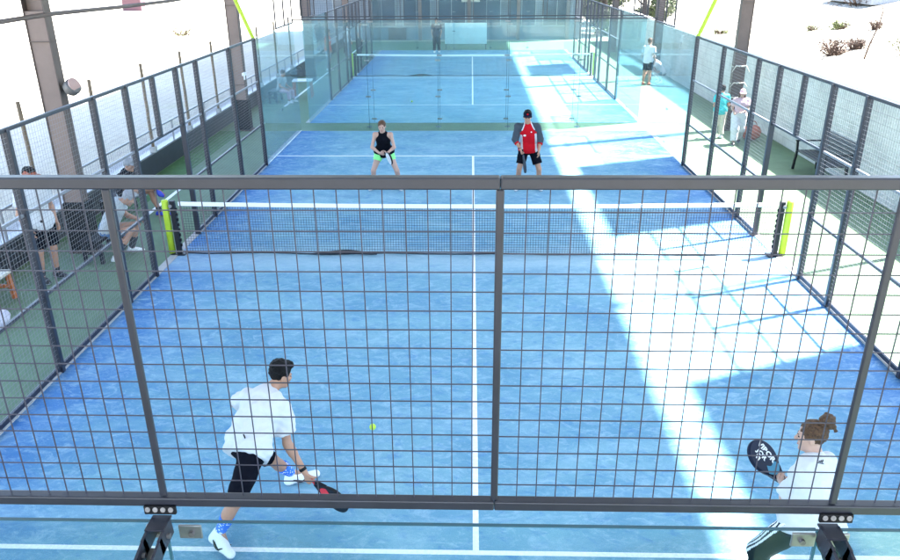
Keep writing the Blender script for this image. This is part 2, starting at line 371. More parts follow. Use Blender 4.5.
def back_wall(y, out, near, labels):
    gl = M['glass'] if near else M['farglass']
    t = empty('glass_wall', (0, y, 0), labels[0], 'glass wall', 'glass back walls of the courts')
    for i in range(5):
        x0 = -5+2*i+.006; x1 = x0+1.988
        p = MB().bbox((x0, -.006, .02), (x1, .006, 2.985)).build('glass_pane', gl, t)
        MB().bbox((x0, -.0062, 2.9853), (x1, .0062, 2.988)).build('pane_edge', M['gedge'], p)
    for i in range(1, 5):
        x = -5+2*i
        MB().bbox((x-.004, -.0045, .02), (x+.004, .0045, 2.985)).build('joint_seal', M['gedge'], t)
        for z in ((.12, .98, 1.98, 2.93) if not near else (.12, .98, 1.98)):
            c = MB().bevbox((x, out*.014, z), (.15, .008, .045), .003).build('clamp', M['steel'], t)
            for s in (-1, 1):
                MB().tube([(x+s*.045, out*.018, z), (x+s*.045, out*.03, z)], .011, 8).build('bolt', M['bolt'], c)
    f = empty('mesh_fence', (0, y, 3.0), labels[1], 'fence', 'mesh fences on top of the glass walls')
    zb, zt = .0715, 1.0685
    ox = .018 if near else 0.
    for i in range(5):
        x0, x1 = -5+2*i, -3+2*i
    # frames: panels 5 x 2 m with an upright every metre
    for z in (zb, zt):
        for a, b in ((-5, ox-.0005), (ox+.0005, 5)):
            MB().bevbox(((a+b)/2, 0, z), (b-a, .034, .031), .004).build('top_rail' if z == zt else 'bottom_rail', M['slate'], f)
    for i in range(11):
        x = (-5+i)*SP+ox
        MB().bevbox((x, out*.003, (zb+zt)/2), (.021, .014, zt-zb-.034), .004).build('post', M['slate'], f)
    for i in range(10):
        x0 = (-5+i)*SP+.010+ox; x1 = x0+SP-.020
        wire_panel('x', 0, x0, x1, zb+.017, zt-.017, r=.0028, dz=-.004 if i >= 5 else 0).build('wire_mesh', M['wire'], f)
    if near:
        for x in (-3*SP+ox, -SP+ox, SP+ox, 3*SP+ox):
            hs = 1 if x > 0 else -1
            b = MB().bevbox((x+.010*hs, out*.022, zb-.022), (.098, .012, .03), .003).build('bracket_plate', M['black'], f)
            for k in range(4):
                MB().tube([(x+.010*hs+(k-1.5)*.0235, out*.026, zb-.018), (x+.010*hs+(k-1.5)*.0235, out*.031, zb-.0165)], .0082, 10).build('bolt', M['bolt'], b)
            a = MB()
            a.bbox((x-.038, out*.018, zb-.052), (x+.020, out*.085, zb-.046))           # top cap of the arm
            for dx in (-.032, .017):
                a.bar((x+dx, out*.028, zb-.075), (x+dx, out*.12, zb-.085), .008, .062)
                a.bar((x+dx, out*.10, zb-.082), (x+dx, out*.50, zb-.19), .008, .058)
            a = a.build('bracket_arm', M['slate'], f)
            MB().bar((x-.0075, out*.10, zb-.105), (x-.0075, out*.5, zb-.205), .03, .012).build('arm_insert', M['steel'], a)
            for dx, yy, zz in ((.024, .07, zb-.08), (.024, .2, zb-.108), (.024, .33, zb-.143), (-.025, .22, zb-.116), (-.025, .14, zb-.092)):
                MB().tube([(x+dx-.005, out*yy, zz), (x+dx+.006, out*yy, zz)], .0085, 8).build('bolt', M['bolt'], a)
            MB().bevbox((x, out*.53, -1.4), (.1, .06, 2.7), .006).build('support_post', M['slate'], a)
            for s in (-1, 1):
                c = MB().bevbox((x+s*.050-hs*.018, out*.014, zb-.112), (.072, .008, .050), .003).build('glass_clamp', M['steel'], f)
                MB().tube([(x+s*.055-hs*.018, out*.018, zb-.114), (x+s*.055-hs*.018, out*.028, zb-.114)], .009, 10).build('bolt', M['bolt'], c)
    return [t, f]

def side_glass(x, y0, y1, ystep, out, labels):
    """corner glass of one side: two panes 3 m high, 1 m of mesh over the half next to the back wall"""
    t = empty('side_glass', (x, y0, 0), labels, 'glass wall', 'glass side walls at the court corners')
    L = y1-y0
    for a, b in ((0, L/2), (L/2, L)):
        p = MB().bbox((-.006, a+.006, .02), (.006, b-.006, 2.96)).build('glass_pane', M['farglass'], t)
        MB().bbox((-.0062, a+.006, 2.9603), (.0062, b-.006, 2.966)).build('pane_edge', M['gedge'], p)
    for z in (.12, .98, 1.98, 2.9):
        c = MB().bevbox((out*.014, L/2, z), (.008, .15, .045), .003).build('clamp', M['steel'], t)
        for s in (-1, 1): MB().tube([(out*.018, L/2+s*.045, z), (out*.03, L/2+s*.045, z)], .012, 8).build('bolt', M['bolt'], c)
    a, b = (L/2, L) if ystep > 0 else (0, L/2)
    a += .03; b -= .03
    for z in (3.0, 4.05): MB().bevbox((0, (a+b)/2, z), (.04, b-a, .036), .006).build('mesh_rail', M['slate'], t)
    for yy in (a+.02, (a+b)/2, b-.02): MB().bevbox((0, yy, 3.525), (.036, .036, 1.01), .006).build('mesh_post', M['slate'], t)
    wire_panel('y', 0, a+.04, b-.04, 3.018, 4.03, r=.0028).build('wire_mesh', M['wire'], t)
    return [t]

def side_fence(x, out, label):
    t = empty('side_fence', (x, 4, 0), label, 'fence', 'mesh side fences of the courts')
    ys = [4.03, 6, 8, 9, 11, 12, 14, 15.97]
    for y in ys:
        MB().bevbox((out*.02, y-4, 1.475), (.085, .065, 2.95), .008).build('post', M['slate'], t)
    MB().bevbox((out*.02, 6., 2.5-.03), (.08, .06, .91), .006).build('post', M['slate'], t)          # over the gateway
    MB().bevbox((out*.02, 6., 2.945), (.05, 12., .045), .008).build('top_rail', M['slate'], t)
    for a, b in zip(ys[:-1], ys[1:]):
        gate = (a, b) == (9, 11)
        for z in ((2.0,) if gate else (.06, 1.0, 2.0)):
            MB().bevbox((out*.02, (a+b)/2-4, z), (.034, b-a-.05, .036 if z != .06 else .06), .005).build('mid_rail', M['rail'] if (z == 2.0 and not gate) else M['slate'], t)
        wire_panel('y', 0, a-4+.025, b-4-.025, 2.0 if gate else .09, 2.925, r=.0021).build('wire_mesh', M['sidewire'], t)
    return [t]

def light_pole(x, s, label):
    t = empty('light_pole', (x, 16, 2.95), label, 'light pole', 'leaning yellow light poles')
    MB().tube([(0, 0, -.6), (0, 0, 0), (s*.05, 0, .12), (s*.72, 0, 1.9), (s*.95, 0, 2.6), (s*.9, 0, 3.0), (s*.6, 0, 3.2)], .045, 10).build('mast', M['yellow'], t, True)
    MB().bevbox((s*.45, 0, 3.16), (.4, .3, .07), .02).build('lamp_head', M['lamp'], t)
    return [t]

def net(label):
    t = empty('net', (0, 10, 0), label, 'net', 'nets across the courts')
    top = lambda x: .86+.04*(x/5)**2
    m = MB(); n = 216
    for i in range(n+1):
        x = -4.86+9.72*i/n; m.bar((x, 0, .03), (x, 0, top(x)-.03), .0042, .0042, (0, 1, 0))
    for j in range(19):
        f = (j+.5)/19
        pts = [(-4.86+9.72*i/8, .002, .03+f*(top(-4.86+9.72*i/8)-.06)) for i in range(9)]
        for a, b in zip(pts[:-1], pts[1:]): m.bar(a, b, .0042)
    m.build('net_mesh', M['netc'], t)
    m = MB()
    for i in range(16):
        x0 = -4.9+9.8*i/16; x1 = -4.9+9.8*(i+1)/16
        a, b = top(x0), top(x1)
        m.faces([(x0, -.012, a-.045), (x1, -.012, b-.045), (x1, -.012, b+.02), (x0, -.012, a+.02), (x0, .012, a-.045), (x1, .012, b-.045), (x1, .012, b+.02), (x0, .012, a+.02)],
                [(0,1,2,3), (5,4,7,6), (3,2,6,7), (1,0,4,5)])
    m.build('top_tape', M['tape'], t)
    pts = [(-4.9, 0, .02)] + [(x, -.01*math.sin(x*2), .015+.008*math.sin(x*3.1)) for x in np.linspace(-4.5, 4.5, 40)] + [(4.9, 0, .02)]
    MB().tube(pts, .012, 6).build('bottom_cord', M['netc'], t)
    pts = [(-2.75+.07*i, -.03-.02*math.sin(i*.5), .02+.028*math.sin(math.pi*i/16)) for i in range(17)]
    MB().tube(pts, [.008+.03*math.sin(math.pi*i/16) for i in range(17)], 8).build('loose_fold', M['netc'], t, True)
    return [t]
def net_post(s, label):
    t = empty('net_post', (s*5.0, 10, 0), label, 'net post', 'yellow padded net posts')
    MB().bevbox((-s*.0, 0, .47), (.085, .075, .94), .012).build('post', M['slatedark'], t)
    MB().bevbox((0, 0, .0125), (.24, .2, .02), .005).build('base_plate', M['slatedark'], t)
    m = MB()
    for i in range(8): m.bevbox((-s*.052, 0, .16+.09*i), (.025, .04, .05), .006)
    m.build('lacing', M['black'], t)
    MB().tube([(s*.125, 0, .015), (s*.125, 0, .93), (s*.125, 0, .95)], [.055, .055, .045], 16).build('pad', M['yellow'], t, True)
    MB().tube([(s*.02, -.05, .86), (s*.02, -.075, .86)], .028, 10).build('winder', M['rail'], t)
    return [t]

SIDE = {-1: 'left', 1: 'right'}
def court1():
    L = []
    L += back_wall(-.054, -1, True, ['clear glass wall under the mesh fence nearest the camera', 'large black mesh fence closest to the camera, spanning the whole photo'])
    L += back_wall(20, 1, False, ['tinted glass wall behind the two far players', 'mesh fence on the glass wall right behind the two far players'])
    for s in (-1, 1):
        L += side_glass(s*5, 0, 4, -1, s, f'glass corner of the {SIDE[s]} side beside the near players')
        L += side_glass(s*5, 16, 20, 1, s, f'bluish glass corner on the {SIDE[s]} side beyond the yellow light pole')
        L += side_fence(s*5, s, f'grey mesh side fence along the {SIDE[s]} edge of the near court')
        L += light_pole(s*5.03, s, f'yellow leaning light pole on the {SIDE[s]} corner post of the near court')
        L += net_post(s, f'yellow padded post at the {SIDE[s]} end of the near net')
    L += net('white taped black net between the near pair and the far pair')
    return L
c1 = court1()
c2lab = {}
for o in c1:
    lab = o['label']
    new = {'clear glass wall under the mesh fence nearest the camera': 'tinted glass wall at the near end of the second court, beyond the green strip',
           'large black mesh fence closest to the camera, spanning the whole photo': 'mesh fence on the near end wall of the second court',
           'tinted glass wall behind the two far players': 'glass wall at the farthest end of the second court',
           'mesh fence on the glass wall right behind the two far players': 'mesh fence at the farthest end, in front of the grey building',
           'white taped black net between the near pair and the far pair': 'far net with white tape across the second court'}.get(lab)
    if not new:
        new = (lab.replace('of the near court', 'of the second court').replace('of the near net', 'of the far net')
               .replace('beside the near players', 'at the start of the second court').replace('beyond the yellow light pole', 'at the far end of the second court'))
    if o.name.startswith('glass_wall') and 'near end' in new:
        c2lab['g'] = new; continue
    if o.name.startswith('mesh_fence') and 'near end' in new:
        c2lab['m'] = new; continue
    copy_tree(o, None, (0, 21.2, 0), new)
back_wall(21.2, -1, False, [c2lab['g'], c2lab['m']])

# ------------------------------------------------------------------ hall: columns, roof, screens
def column(x, y, label, s):
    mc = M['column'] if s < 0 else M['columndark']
    t = empty('steel_column', (x, y, 0), label, 'column', 'steel columns of the hall')
    d = .30
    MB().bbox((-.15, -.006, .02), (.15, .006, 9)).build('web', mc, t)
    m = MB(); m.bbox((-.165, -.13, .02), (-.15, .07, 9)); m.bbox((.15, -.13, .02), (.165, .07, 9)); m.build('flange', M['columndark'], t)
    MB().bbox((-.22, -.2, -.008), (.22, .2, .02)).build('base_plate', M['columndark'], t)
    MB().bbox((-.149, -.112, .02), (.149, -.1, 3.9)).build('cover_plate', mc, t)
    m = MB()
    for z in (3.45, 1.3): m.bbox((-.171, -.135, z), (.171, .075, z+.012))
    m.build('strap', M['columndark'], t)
    if s < 0:
        MB().bevbox((0, 0, .45), (.38, .32, .86), .03).build('base_padding', M['black'], t)
    return t
for i, y in enumerate((-9.8, .2, 10.2, 20.2, 30.2, 40.2)):
    where = ['behind the camera', 'beside the near wall', 'nearest the camera in the photo', 'beside the end of the near court', 'beside the far net', 'at the far end of the second court'][i]
    column(-6.7, y, f'brown steel column on the left side {where}', -1)
    if y > 15: column(7.45, y, f'brown steel column on the right side {where}', 1)
t = empty('steel_pole', (7.6, 10.2, 0), 'slim grey steel pole between the right wall and the near court', 'pole')
MB().tube([(0, 0, 0), (0, 0, 9)], .055, 12).build('shaft', M['columndark'], t, True)
r = empty('roof', (0, 18, 9), 'grey sheet roof over both courts, above the photo', 'roof')
MB().bbox((-8.3, -32, .16), (7.80, 32, .24)).build('roof_sheet', M['roof'], r)
m = MB()
for y in (-27.8, -17.8, -7.8, 2.2, 12.2, 22.2): m.bbox((-8.2, y-.1, -.3), (7.55, y+.1, .155))
m.build('beam', M['columndark'], r)
for i, (y0, L_, zb_, zt_) in enumerate(((-7, 6.3, 7.3, 9.1), (3, 5, 4.4, 8.5), (13, 5, 4.4, 8.5), (33, 3.6, 5.2, 8.5))):  # unseen screens fitted to the shade patches; first added to darken near glass reflections
    t = empty('shade_screen', (7.75, y0, zb_), f'{ORD[i]} unseen grey shade screen from the camera end, placed for its shadow', 'shade screen', 'shade screens on the right of the hall')
    MB().bbox((-.01, 0, 0), (.01, L_, zt_-zb_)).build('cloth', M['screen'], t)
    MB().tube([(0, -.05, zt_-zb_+.02), (0, L_+.05, zt_-zb_+.02)], .03, 8).build('top_tube', M['rail'], t)
    MB().tube([(0, -.05, 0), (0, L_+.05, 0)], .03, 8).build('bottom_tube', M['rail'], t)
def floodlight(x, y, z, d, label):
    t = empty('floodlight', (x, y, z), label, 'floodlight', 'floodlights on the columns')
    MB().tube([(0, 0, 0), (.06*d, 0, .0)], .03, 8).build('arm', M['lamp'], t)
    MB().tube([(.06*d, -.02, -.03), (.10*d, -.03, 0), (.17*d, -.05, .05), (.2*d, -.06, .075)], [.07, .12, .13, .125], 16).build('housing', M['lamp'], t, True)
    MB().tube([(.2*d, -.061, .076), (.215*d, -.065, .083)], .115, 16).build('lens', M['lens'], t)
floodlight(-6.53, 10.2, 2.72, 1, 'round floodlight on the left column nearest the camera')
floodlight(-6.53, 30.2, 3.2, 1, 'dark floodlight on the left column beside the far net')
t = empty('security_camera', (-6.53, 20.05, 1.62), 'small white camera on the second left column', 'camera')
MB().bevbox((.02, -.05, 0), (.09, .2, .09), .02).build('housing', M['white'], t)
MB().bevbox((0, .02, -.1), (.04, .04, .14), .01).build('mount', M['white'], t)
t = empty('cable', (-6.55, 10.2, 3.85), 'grey cable strung between the left columns', 'cable')
MB().tube([(0, 10*k+2.5*q/2.5*2.5, -.05*math.sin(math.pi*q/4)) for k in (-1, 0, 1, 2) for q in range(4)], .034, 6).build('cable_run', M['columndark'], t)

# ------------------------------------------------------------------ left boundary
t = empty('low_wall', (-7.5, 20, 0), 'low black wall with grey cap along the left walkway', 'wall')
MB().bbox((-.03, -13.5, -.02), (.06, 26, .47)).build('wall_face', M['basewall'], t)
MB().bevbox((0, 6.25, .49), (.2, 39.5, .04), .006).build('cap', M['rail'], t)
MB().bbox((-.5, -13.5, -.02), (-.1, 26, .43)).build('gravel_bed', M['concrete'], t)
t = empty('handrail', (-7.45, 20, 0), 'thin grey handrail with mesh infill above the low black wall', 'railing')
MB().bevbox((0, 6.25, .99), (.045, 39.5, .04), .008).build('top_bar', M['rail'], t)
for i in range(17): MB().bbox((-.015, -13.2+2.45*i, .51), (.015, -13.17+2.45*i, .97)).build('baluster', M['rail'], t)
wire_panel('y', 0, -13.2, 26, .52, .97, cell=.1, r=.004).build('wire_mesh', M['sidewire'], t)
for i in range(10):
    y = 7.9+2.45*i
    t = empty('wooden_post', (-7.42, y, .5), f'{ORD[i]} thin brown wooden post from the near end of the left wall', 'post', 'thin posts along the left wall')
    pts = [(random.uniform(-.006, .006), random.uniform(-.006, .006), z) for z in np.linspace(0, 2.0, 9)]
    MB().tube(pts, [.036]*8+[.033], 8).build('pole', M['wood'], t, True)
    MB().bevbox((0, 0, .07), (.13, .13, .13), .01).build('foot_block', M['concrete'], t)
# right boundary
t = empty('boundary_wall', (8.3, 18, 0), 'pale painted block wall along the right walkway', 'wall')
MB().bbox((-.1, -27, -.1), (.1, 28, 1.96)).build('wall_face', M['block'], t)
MB().bbox((-.13, -27, 1.963), (.13, 28, 2.02)).build('coping', M['white'], t)

# ------------------------------------------------------------------ figures: blended solids turned into one surface
class Field:
    def __init__(s, h): s.h = h; s.ops = []
    def rc(s, a, b, r1, r2, k=.02, flat=None, sq=None):
        s.ops.append(('rc', np.array(a, float), np.array(b, float), r1, r2, k, flat, sq)); return s
    def el(s, c, R, rad, k=.02): s.ops.append(('el', np.array(c, float), np.array(R, float), np.array(rad, float), k)); return s
    def cut(s, p, n): s.ops.append(('cut', np.array(p, float), nrm(n))); return s
    def sub(s, c, r, k=.0): s.ops.append(('sub', np.array(c, float), r)); return s
    def subel(s, c, R, rad): s.ops.append(('subel', np.array(c, float), np.array(R, float), np.array(rad, float))); return s
    def wob(s, amp, fr, seed=0): s.ops.append(('wob', amp, fr, seed)); return s
    def bounds(s):
        lo, hi = np.full(3, 9e9), np.full(3, -9e9)
        for o in s.ops:
            if o[0] == 'rc':
                for p, r in ((o[1], o[3]), (o[2], o[4])): lo = np.minimum(lo, p-r-.03); hi = np.maximum(hi, p+r+.03)
            if o[0] == 'el':
                r = max(o[3]); lo = np.minimum(lo, o[1]-r-.02); hi = np.maximum(hi, o[1]+r+.02)
        return lo, hi
    def grid(s):
        lo, hi = s.bounds(); h = s.h; n = np.ceil((hi-lo)/h).astype(int)+2
        ax = [(lo[i]+h*np.arange(n[i])).astype(np.float32) for i in range(3)]
        F = np.full(n, .5, np.float32)
        def sub(l, u):
            sl = [slice(max(0, int((l[i]-lo[i])/h)-1), min(n[i], int((u[i]-lo[i])/h)+2)) for i in range(3)]
            G = np.stack(np.meshgrid(*[ax[i][sl[i]] for i in range(3)], indexing='ij'), -1)
            return tuple(sl), G
        for o in s.ops:
            if o[0] == 'rc':
                _, a, b, r1, r2, k, flat, sq = o; pad = max(r1, r2)+k+3*h
                sl, G = sub(np.minimum(a, b)-pad, np.maximum(a, b)+pad); f = 1.
                ba = b-a
                if sq is not None:
                    dr, f = nrm(sq[0]), sq[1]
                    G0 = G; G = G + ((G-a)@dr)[..., None]*(1/f-1)*dr
                    ba = ba + np.dot(ba, dr)*(1/f-1)*dr
                pa = G-a; l2 = max(np.dot(ba, ba), 1e-9); t = np.clip(pa@ba/l2, 0, 1)
                d = (np.linalg.norm(pa-t[..., None]*ba, axis=-1) - (r1+(r2-r1)*t))*(f if f < 1 else 1)
                if flat is not None: d = np.maximum(d, (G-b)@nrm(ba)-flat)
            elif o[0] == 'el':
                _, c, R, rad, k = o; pad = max(rad)+k+3*h; sl, G = sub(c-pad, c+pad)
                q = (G-c)@R.T; k0 = np.linalg.norm(q/rad, axis=-1); k1 = np.linalg.norm(q/rad**2, axis=-1)+1e-9; d = k0*(k0-1)/k1
            else:
                G = np.stack(np.meshgrid(*ax, indexing='ij'), -1)
                if o[0] == 'cut': F = np.maximum(F, (G-o[1])@o[2])
                elif o[0] == 'sub': F = np.maximum(F, o[2]-np.linalg.norm(G-o[1], axis=-1))
                elif o[0] == 'subel':
                    q = (G-o[1])@o[2].T; k0 = np.linalg.norm(q/o[3], axis=-1); k1 = np.linalg.norm(q/o[3]**2, axis=-1)+1e-9
                    F = np.maximum(F, -k0*(k0-1)/k1)
                elif o[0] == 'wob':
                    _, amp, fr, sd = o; x, y, z = G[..., 0]*fr, G[..., 1]*fr, G[..., 2]*fr
                    F = F + amp*(np.sin(x+1.7*np.sin(y*.8+sd)+sd)*np.sin(z*1.3+1.1*np.sin(x*.7)+2*sd)+.6*np.sin(1.9*z+y*1.6+2.2*np.sin(x*.9+sd)))
                F = F.astype(np.float32); continue
            if k > 0:
                A = F[sl]; hh = np.maximum(k-np.abs(A-d), 0)/k; F[sl] = np.minimum(A, d)-hh*hh*k*.25
            else: F[sl] = np.minimum(F[sl], d)
        return F, lo, h
    def mesh(s):
        F, lo, h = s.grid(); I = F < 0
        n = np.array(F.shape)
        c = np.zeros(n-1, np.int8)
        offs = [(i, j, k) for i in (0, 1) for j in (0, 1) for k in (0, 1)]
        for i, j, k in offs: c += I[i:n[0]-1+i, j:n[1]-1+j, k:n[2]-1+k]
        act = np.argwhere((c > 0) & (c < 8)); idx = -np.ones(n-1, np.int64); idx[tuple(act.T)] = np.arange(len(act))
        vals = np.stack([F[tuple((act+np.array(o)).T)] for o in offs], 1)
        acc = np.zeros((len(act), 3)); cnt = np.zeros(len(act))
        for a in range(8):
            for b in range(a+1, 8):
                d = np.array(offs[b])-np.array(offs[a])
                if np.abs(d).sum() != 1: continue
                va, vb = vals[:, a], vals[:, b]; m = (va < 0) != (vb < 0)
                t = va[m]/(va[m]-vb[m]); acc[m] += np.array(offs[a])+t[:, None]*d; cnt[m] += 1
        P = lo+h*(act+acc/cnt[:, None]); quads = []
        for ax in range(3):
            o1, o2 = [i for i in range(3) if i != ax]
            s0 = [slice(None)]*3; s1 = [slice(None)]*3; s0[ax] = slice(0, -1); s1[ax] = slice(1, None)
            A, B = I[tuple(s0)], I[tuple(s1)]; e = np.argwhere(A != B)
            e = e[(e[:, o1] > 0) & (e[:, o2] > 0) & (e[:, o1] < n[o1]-1) & (e[:, o2] < n[o2]-1)]
            def cell(d1, d2):
                q = e.copy(); q[:, o1] -= d1; q[:, o2] -= d2; return idx[tuple(q.T)]
            q = np.stack([cell(1, 1), cell(0, 1), cell(0, 0), cell(1, 0)], 1)
            inside = A[tuple(e.T)]; flip = ~inside if ax != 1 else inside
            q[flip] = q[flip][:, ::-1]; quads.append(q)
        return P, np.concatenate(quads)
    def build(s, name, mats, parent, org, pick=None):
        P, Q = s.mesh(); me = bpy.data.meshes.new(name)
        me.vertices.add(len(P)); me.vertices.foreach_set('co', (P-org).ravel())
        me.loops.add(Q.size); me.loops.foreach_set('vertex_index', Q.ravel())
        me.polygons.add(len(Q)); me.polygons.foreach_set('loop_start', np.arange(0, Q.size, 4))
        me.update(calc_edges=True); me.validate()
        for m in (mats if isinstance(mats, (list, tuple)) else [mats]): me.materials.append(m)
        if pick is not None: me.polygons.foreach_set('material_index', np.asarray(pick(P[Q].mean(1)), dtype=np.int32))
        me.polygons.foreach_set('use_smooth', [True]*len(me.polygons)); me.update()
        o = bpy.data.objects.new(name, me); C.objects.link(o); o.parent = parent; return o

def hand(F, W, d, s, n, curl, sc=1., k=.007):
    """five fingers on a palm; s points to the index side, n out of the palm"""
    d = nrm(d); s = nrm(s - np.dot(s, d)*d); n = nrm(n - np.dot(n, d)*d - np.dot(n, s)*s)
    F.rc(W+d*.018*sc, W+d*.072*sc, .033*sc, .041*sc, .014, sq=(n, .40))
    ang = {'grip': (50, 125, 185), 'relax': (14, 34, 50), 'half': (30, 75, 110)}[curl]
    for so_, L, kb in ((.030, .070, .086), (.0105, .078, .091), (-.0095, .073, .088), (-.0285, .057, .080)):
        p = W+d*kb*.86*sc+s*so_*sc
        for q, (a, fr) in enumerate(zip(ang, (.46, .30, .26))):
            a = math.radians(a*(1+.08*(so_ < 0))); e = p+(d*math.cos(a)+n*math.sin(a))*L*fr*sc
            F.rc(p, e, (.0098-.0009*q)*sc, (.0089-.0009*q)*sc, k); p = e
    p = W+d*.022*sc+s*.026*sc
    e = p+nrm(.75*s+.6*d+.35*n)*.044*sc; F.rc(p, e, .0145*sc, .0115*sc, .010)
    g = e+nrm(.05*s+.6*d+(.85 if curl == 'grip' else .35)*n)*.036*sc; F.rc(e, g, .0112*sc, .0092*sc, .006)
    return W+d*.080*sc+n*.030*sc

def person(label, J, look, res=.008, group=None):
    """J: joints in world space; look: clothing"""
    J = {k: (np.array(v, float) if not isinstance(v, (str, dict)) else v) for k, v in J.items()}
    base = V(*((J['anL']+J['anR'])/2)); base[2] = look.get('basez', 0.)
    root = empty('person', base, label, 'person', group)
    fem = look.get('fem', 0); sk = look.get('skin', M['skin']); sc = look.get('sc', 1.)
    pel, neck, head = J['pelvis'], J['neck'], J['head']
    up = nrm(neck-pel); rx = nrm(J['shR']-J['shL']); rx = nrm(rx-up*np.dot(rx, up)); fwd = np.cross(up, rx)
    hx = nrm(J['hipR']-J['hipL'])
    Rt = np.stack([rx, fwd, up]); L = np.linalg.norm(neck-pel)
    f = nrm(J['face']); hu = nrm(neck*0+J.get('headup', head-neck)); hu = nrm(hu-f*np.dot(hu, f)); hr = np.cross(f, hu); Rh = np.stack([hr, f, hu])
    H = lambda a, b, c: head+(hr*a+f*b+hu*c)*sc*look.get('headsc', 1.)
    hs = sc*look.get('headsc', 1.)
    tw = (.92 if fem else 1.)*sc
    b = Field(res)
    # torso
    b.rc(J['hipL']-hx*.0, J['hipR'], .105*sc, .105*sc, .05)
    b.el(pel+up*.04, Rt, V(.16, .11, .13)*tw, .05)
    b.el(pel+up*L*.40, Rt, V(.128, .092, .15)*tw, .06)
    b.el(pel+up*L*.70+fwd*.01, Rt, V(.155, .108, .17)*tw, .06)
    if fem:
        for s_ in (-1, 1): b.el(pel+up*L*.68+fwd*.085*sc+rx*.07*s_*sc, Rt, V(.06, .05, .058)*sc, .04)
    b.rc(J['shL'], J['shR'], .055*tw, .055*tw, .05)
    b.rc(neck-up*.04, neck*.55+(head-hu*.07)*.45, .062*tw, .052*tw, .04)
    b.rc(neck, head-hu*.05-f*.012, .053*tw, .049*tw, .03)
    # limbs
    for s_ in 'LR':
        sh, el, wr = J['sh'+s_], J['el'+s_], J['wr'+s_]; at = (.86 if fem else 1.)*sc*look.get('arm', 1.)
        b.rc(sh, el, .050*at, .038*at, .03); b.rc(el+(wr-el)*.15, wr, .041*at, .026*at, .03); b.rc(el, el+(wr-el)*.3, .038*at, .041*at, .02)
        hp, kn, an = J['hip'+s_], J['kn'+s_], J['an'+s_]; lt = look.get('leg', 1.)*sc
        b.rc(hp, kn, .086*lt, .054*lt, .04); b.rc(kn, an, .051*lt, .034*lt, .025)
        back = nrm(np.cross(np.cross(an-kn, J['toe'+s_]-an), an-kn)); back = back*np.sign(np.dot(back, J['toe'+s_]-an)+1e-9)
        b.rc(kn+(an-kn)*.15-back*.012, kn+(an-kn)*.45-back*.016, .046*lt, .047*lt, .03); b.rc(kn+(an-kn)*.4-back*.014, kn+(an-kn)*.8-back*.004, .045*lt, .033*lt, .03)
        hd = J.get('hand'+s_, {}); d = np.array(hd.get('d', wr-el), float)
        s0 = np.array(hd.get('s', fwd), float); n0 = np.array(hd.get('n', (rx if s_ == 'L' else -rx)), float)
        hd['grip'] = hand(b, wr, d, s0, n0, hd.get('curl', 'relax'), sc*look.get('hand', 1.), k=min(.008, res)); J['hand'+s_] = hd
        b.rc(an, an*.45+J['toe'+s_]*.55-V(0, 0, .01), .036*sc, .028*sc, .02)
    # head
    b.el(H(0, -.012, .035), Rh, V(.075, .094, .090)*hs, .02)
    b.el(H(0, .022, -.040), Rh, V(.056, .070, .078)*hs, .03)
    b.rc(H(0, .072, -.098), H(0, .060, -.09), .021*hs, .028*hs, .02)
    b.rc(H(0, .088, .012), H(0, .109, -.022), .008*hs, .0125*hs, .010)
    for s_ in (-1, 1):
        b.el(H(s_*.076, -.012, -.006), Rh, V(.010, .021, .033)*hs, .008)
        b.rc(H(s_*.018, .086, .021), H(s_*.046, .074, .021), .009*hs, .008*hs, .01)
        b.el(H(s_*.012, .100, -.026), Rh, V(.009, .010, .008)*hs, .006)
        b.el(H(s_*.043, .066, -.02), Rh, V(.022, .018, .018)*hs, .02)
    b.rc(H(-.018, .084, -.059), H(.018, .084, -.059), .0085*hs, .0085*hs, .006)
    b.build('body', sk, root, base)
    if look.get('eyes', True):
        for s_ in (-1, 1):
            e = Field(min(res, .004)); e.el(H(s_*.031, .080, .005), Rh, V(.0145, .009, .0075)*hs, 0); e.build('eye', M['eye'], root, base)
            e = Field(min(res, .004)); e.rc(H(s_*.018, .093, .024), H(s_*.046, .081, .024), .0045*hs, .0035*hs, 0); e.build('eyebrow', look.get('hairmat', M['hairblack']), root, base)
        e = Field(min(res, .004)); e.rc(H(-.021, .0905, -.059), H(.021, .0905, -.059), .0055*hs, .0055*hs, 0); e.build('mouth', M['lip'], root, base)
    # hair
    hm = look.get('hairmat', M['hairblack']); hst = look.get('hair', 'short'); hb = min(res, .007)
    if hst:
        q = Field(hb); q.el(H(0, -.020, .043), Rh, V(.085, .098, .097)*hs, 0)
        if hst == 'short':
            q.rc(H(-.03, .062, .112), H(.03, .062, .112), .027*hs, .027*hs, .04)          # raised fringe
            q.el(H(0, -.03, .085), Rh, V(.074, .085, .066)*hs, .03)
        q.wob(.0035, 70, 1)
        q.subel(H(0, .075, -.035), Rh, V(.068, .075, .098)*hs)
        for s_ in (-1, 1): q.subel(H(s_*.095, .02, -.04), Rh, V(.045, .075, .058)*hs)
        q.cut(H(0, -.08, -.055), -hu*.75+f*.35)
        if hst in ('long', 'bun'): pass
        q.build('hair', hm, root, base)
        if hst == 'bun':
            q = Field(hb); q.rc(H(.0, -.07, .10), H(.01, -.10, .135), .030*hs, .040*hs, .02)
            q.el(H(.012, -.105, .14), Rh, V(.060, .052, .058)*hs, .02); q.rc(H(.02, -.12, .13), H(.03, -.155, .06), .026*hs, .014*hs, .02)
            q.rc(H(-.02, -.10, .165), H(-.03, -.12, .195), .018*hs, .008*hs, .01); q.wob(.005, 75, 2); q.build('hair_bun', look.get('bunmat', hm), root, base)
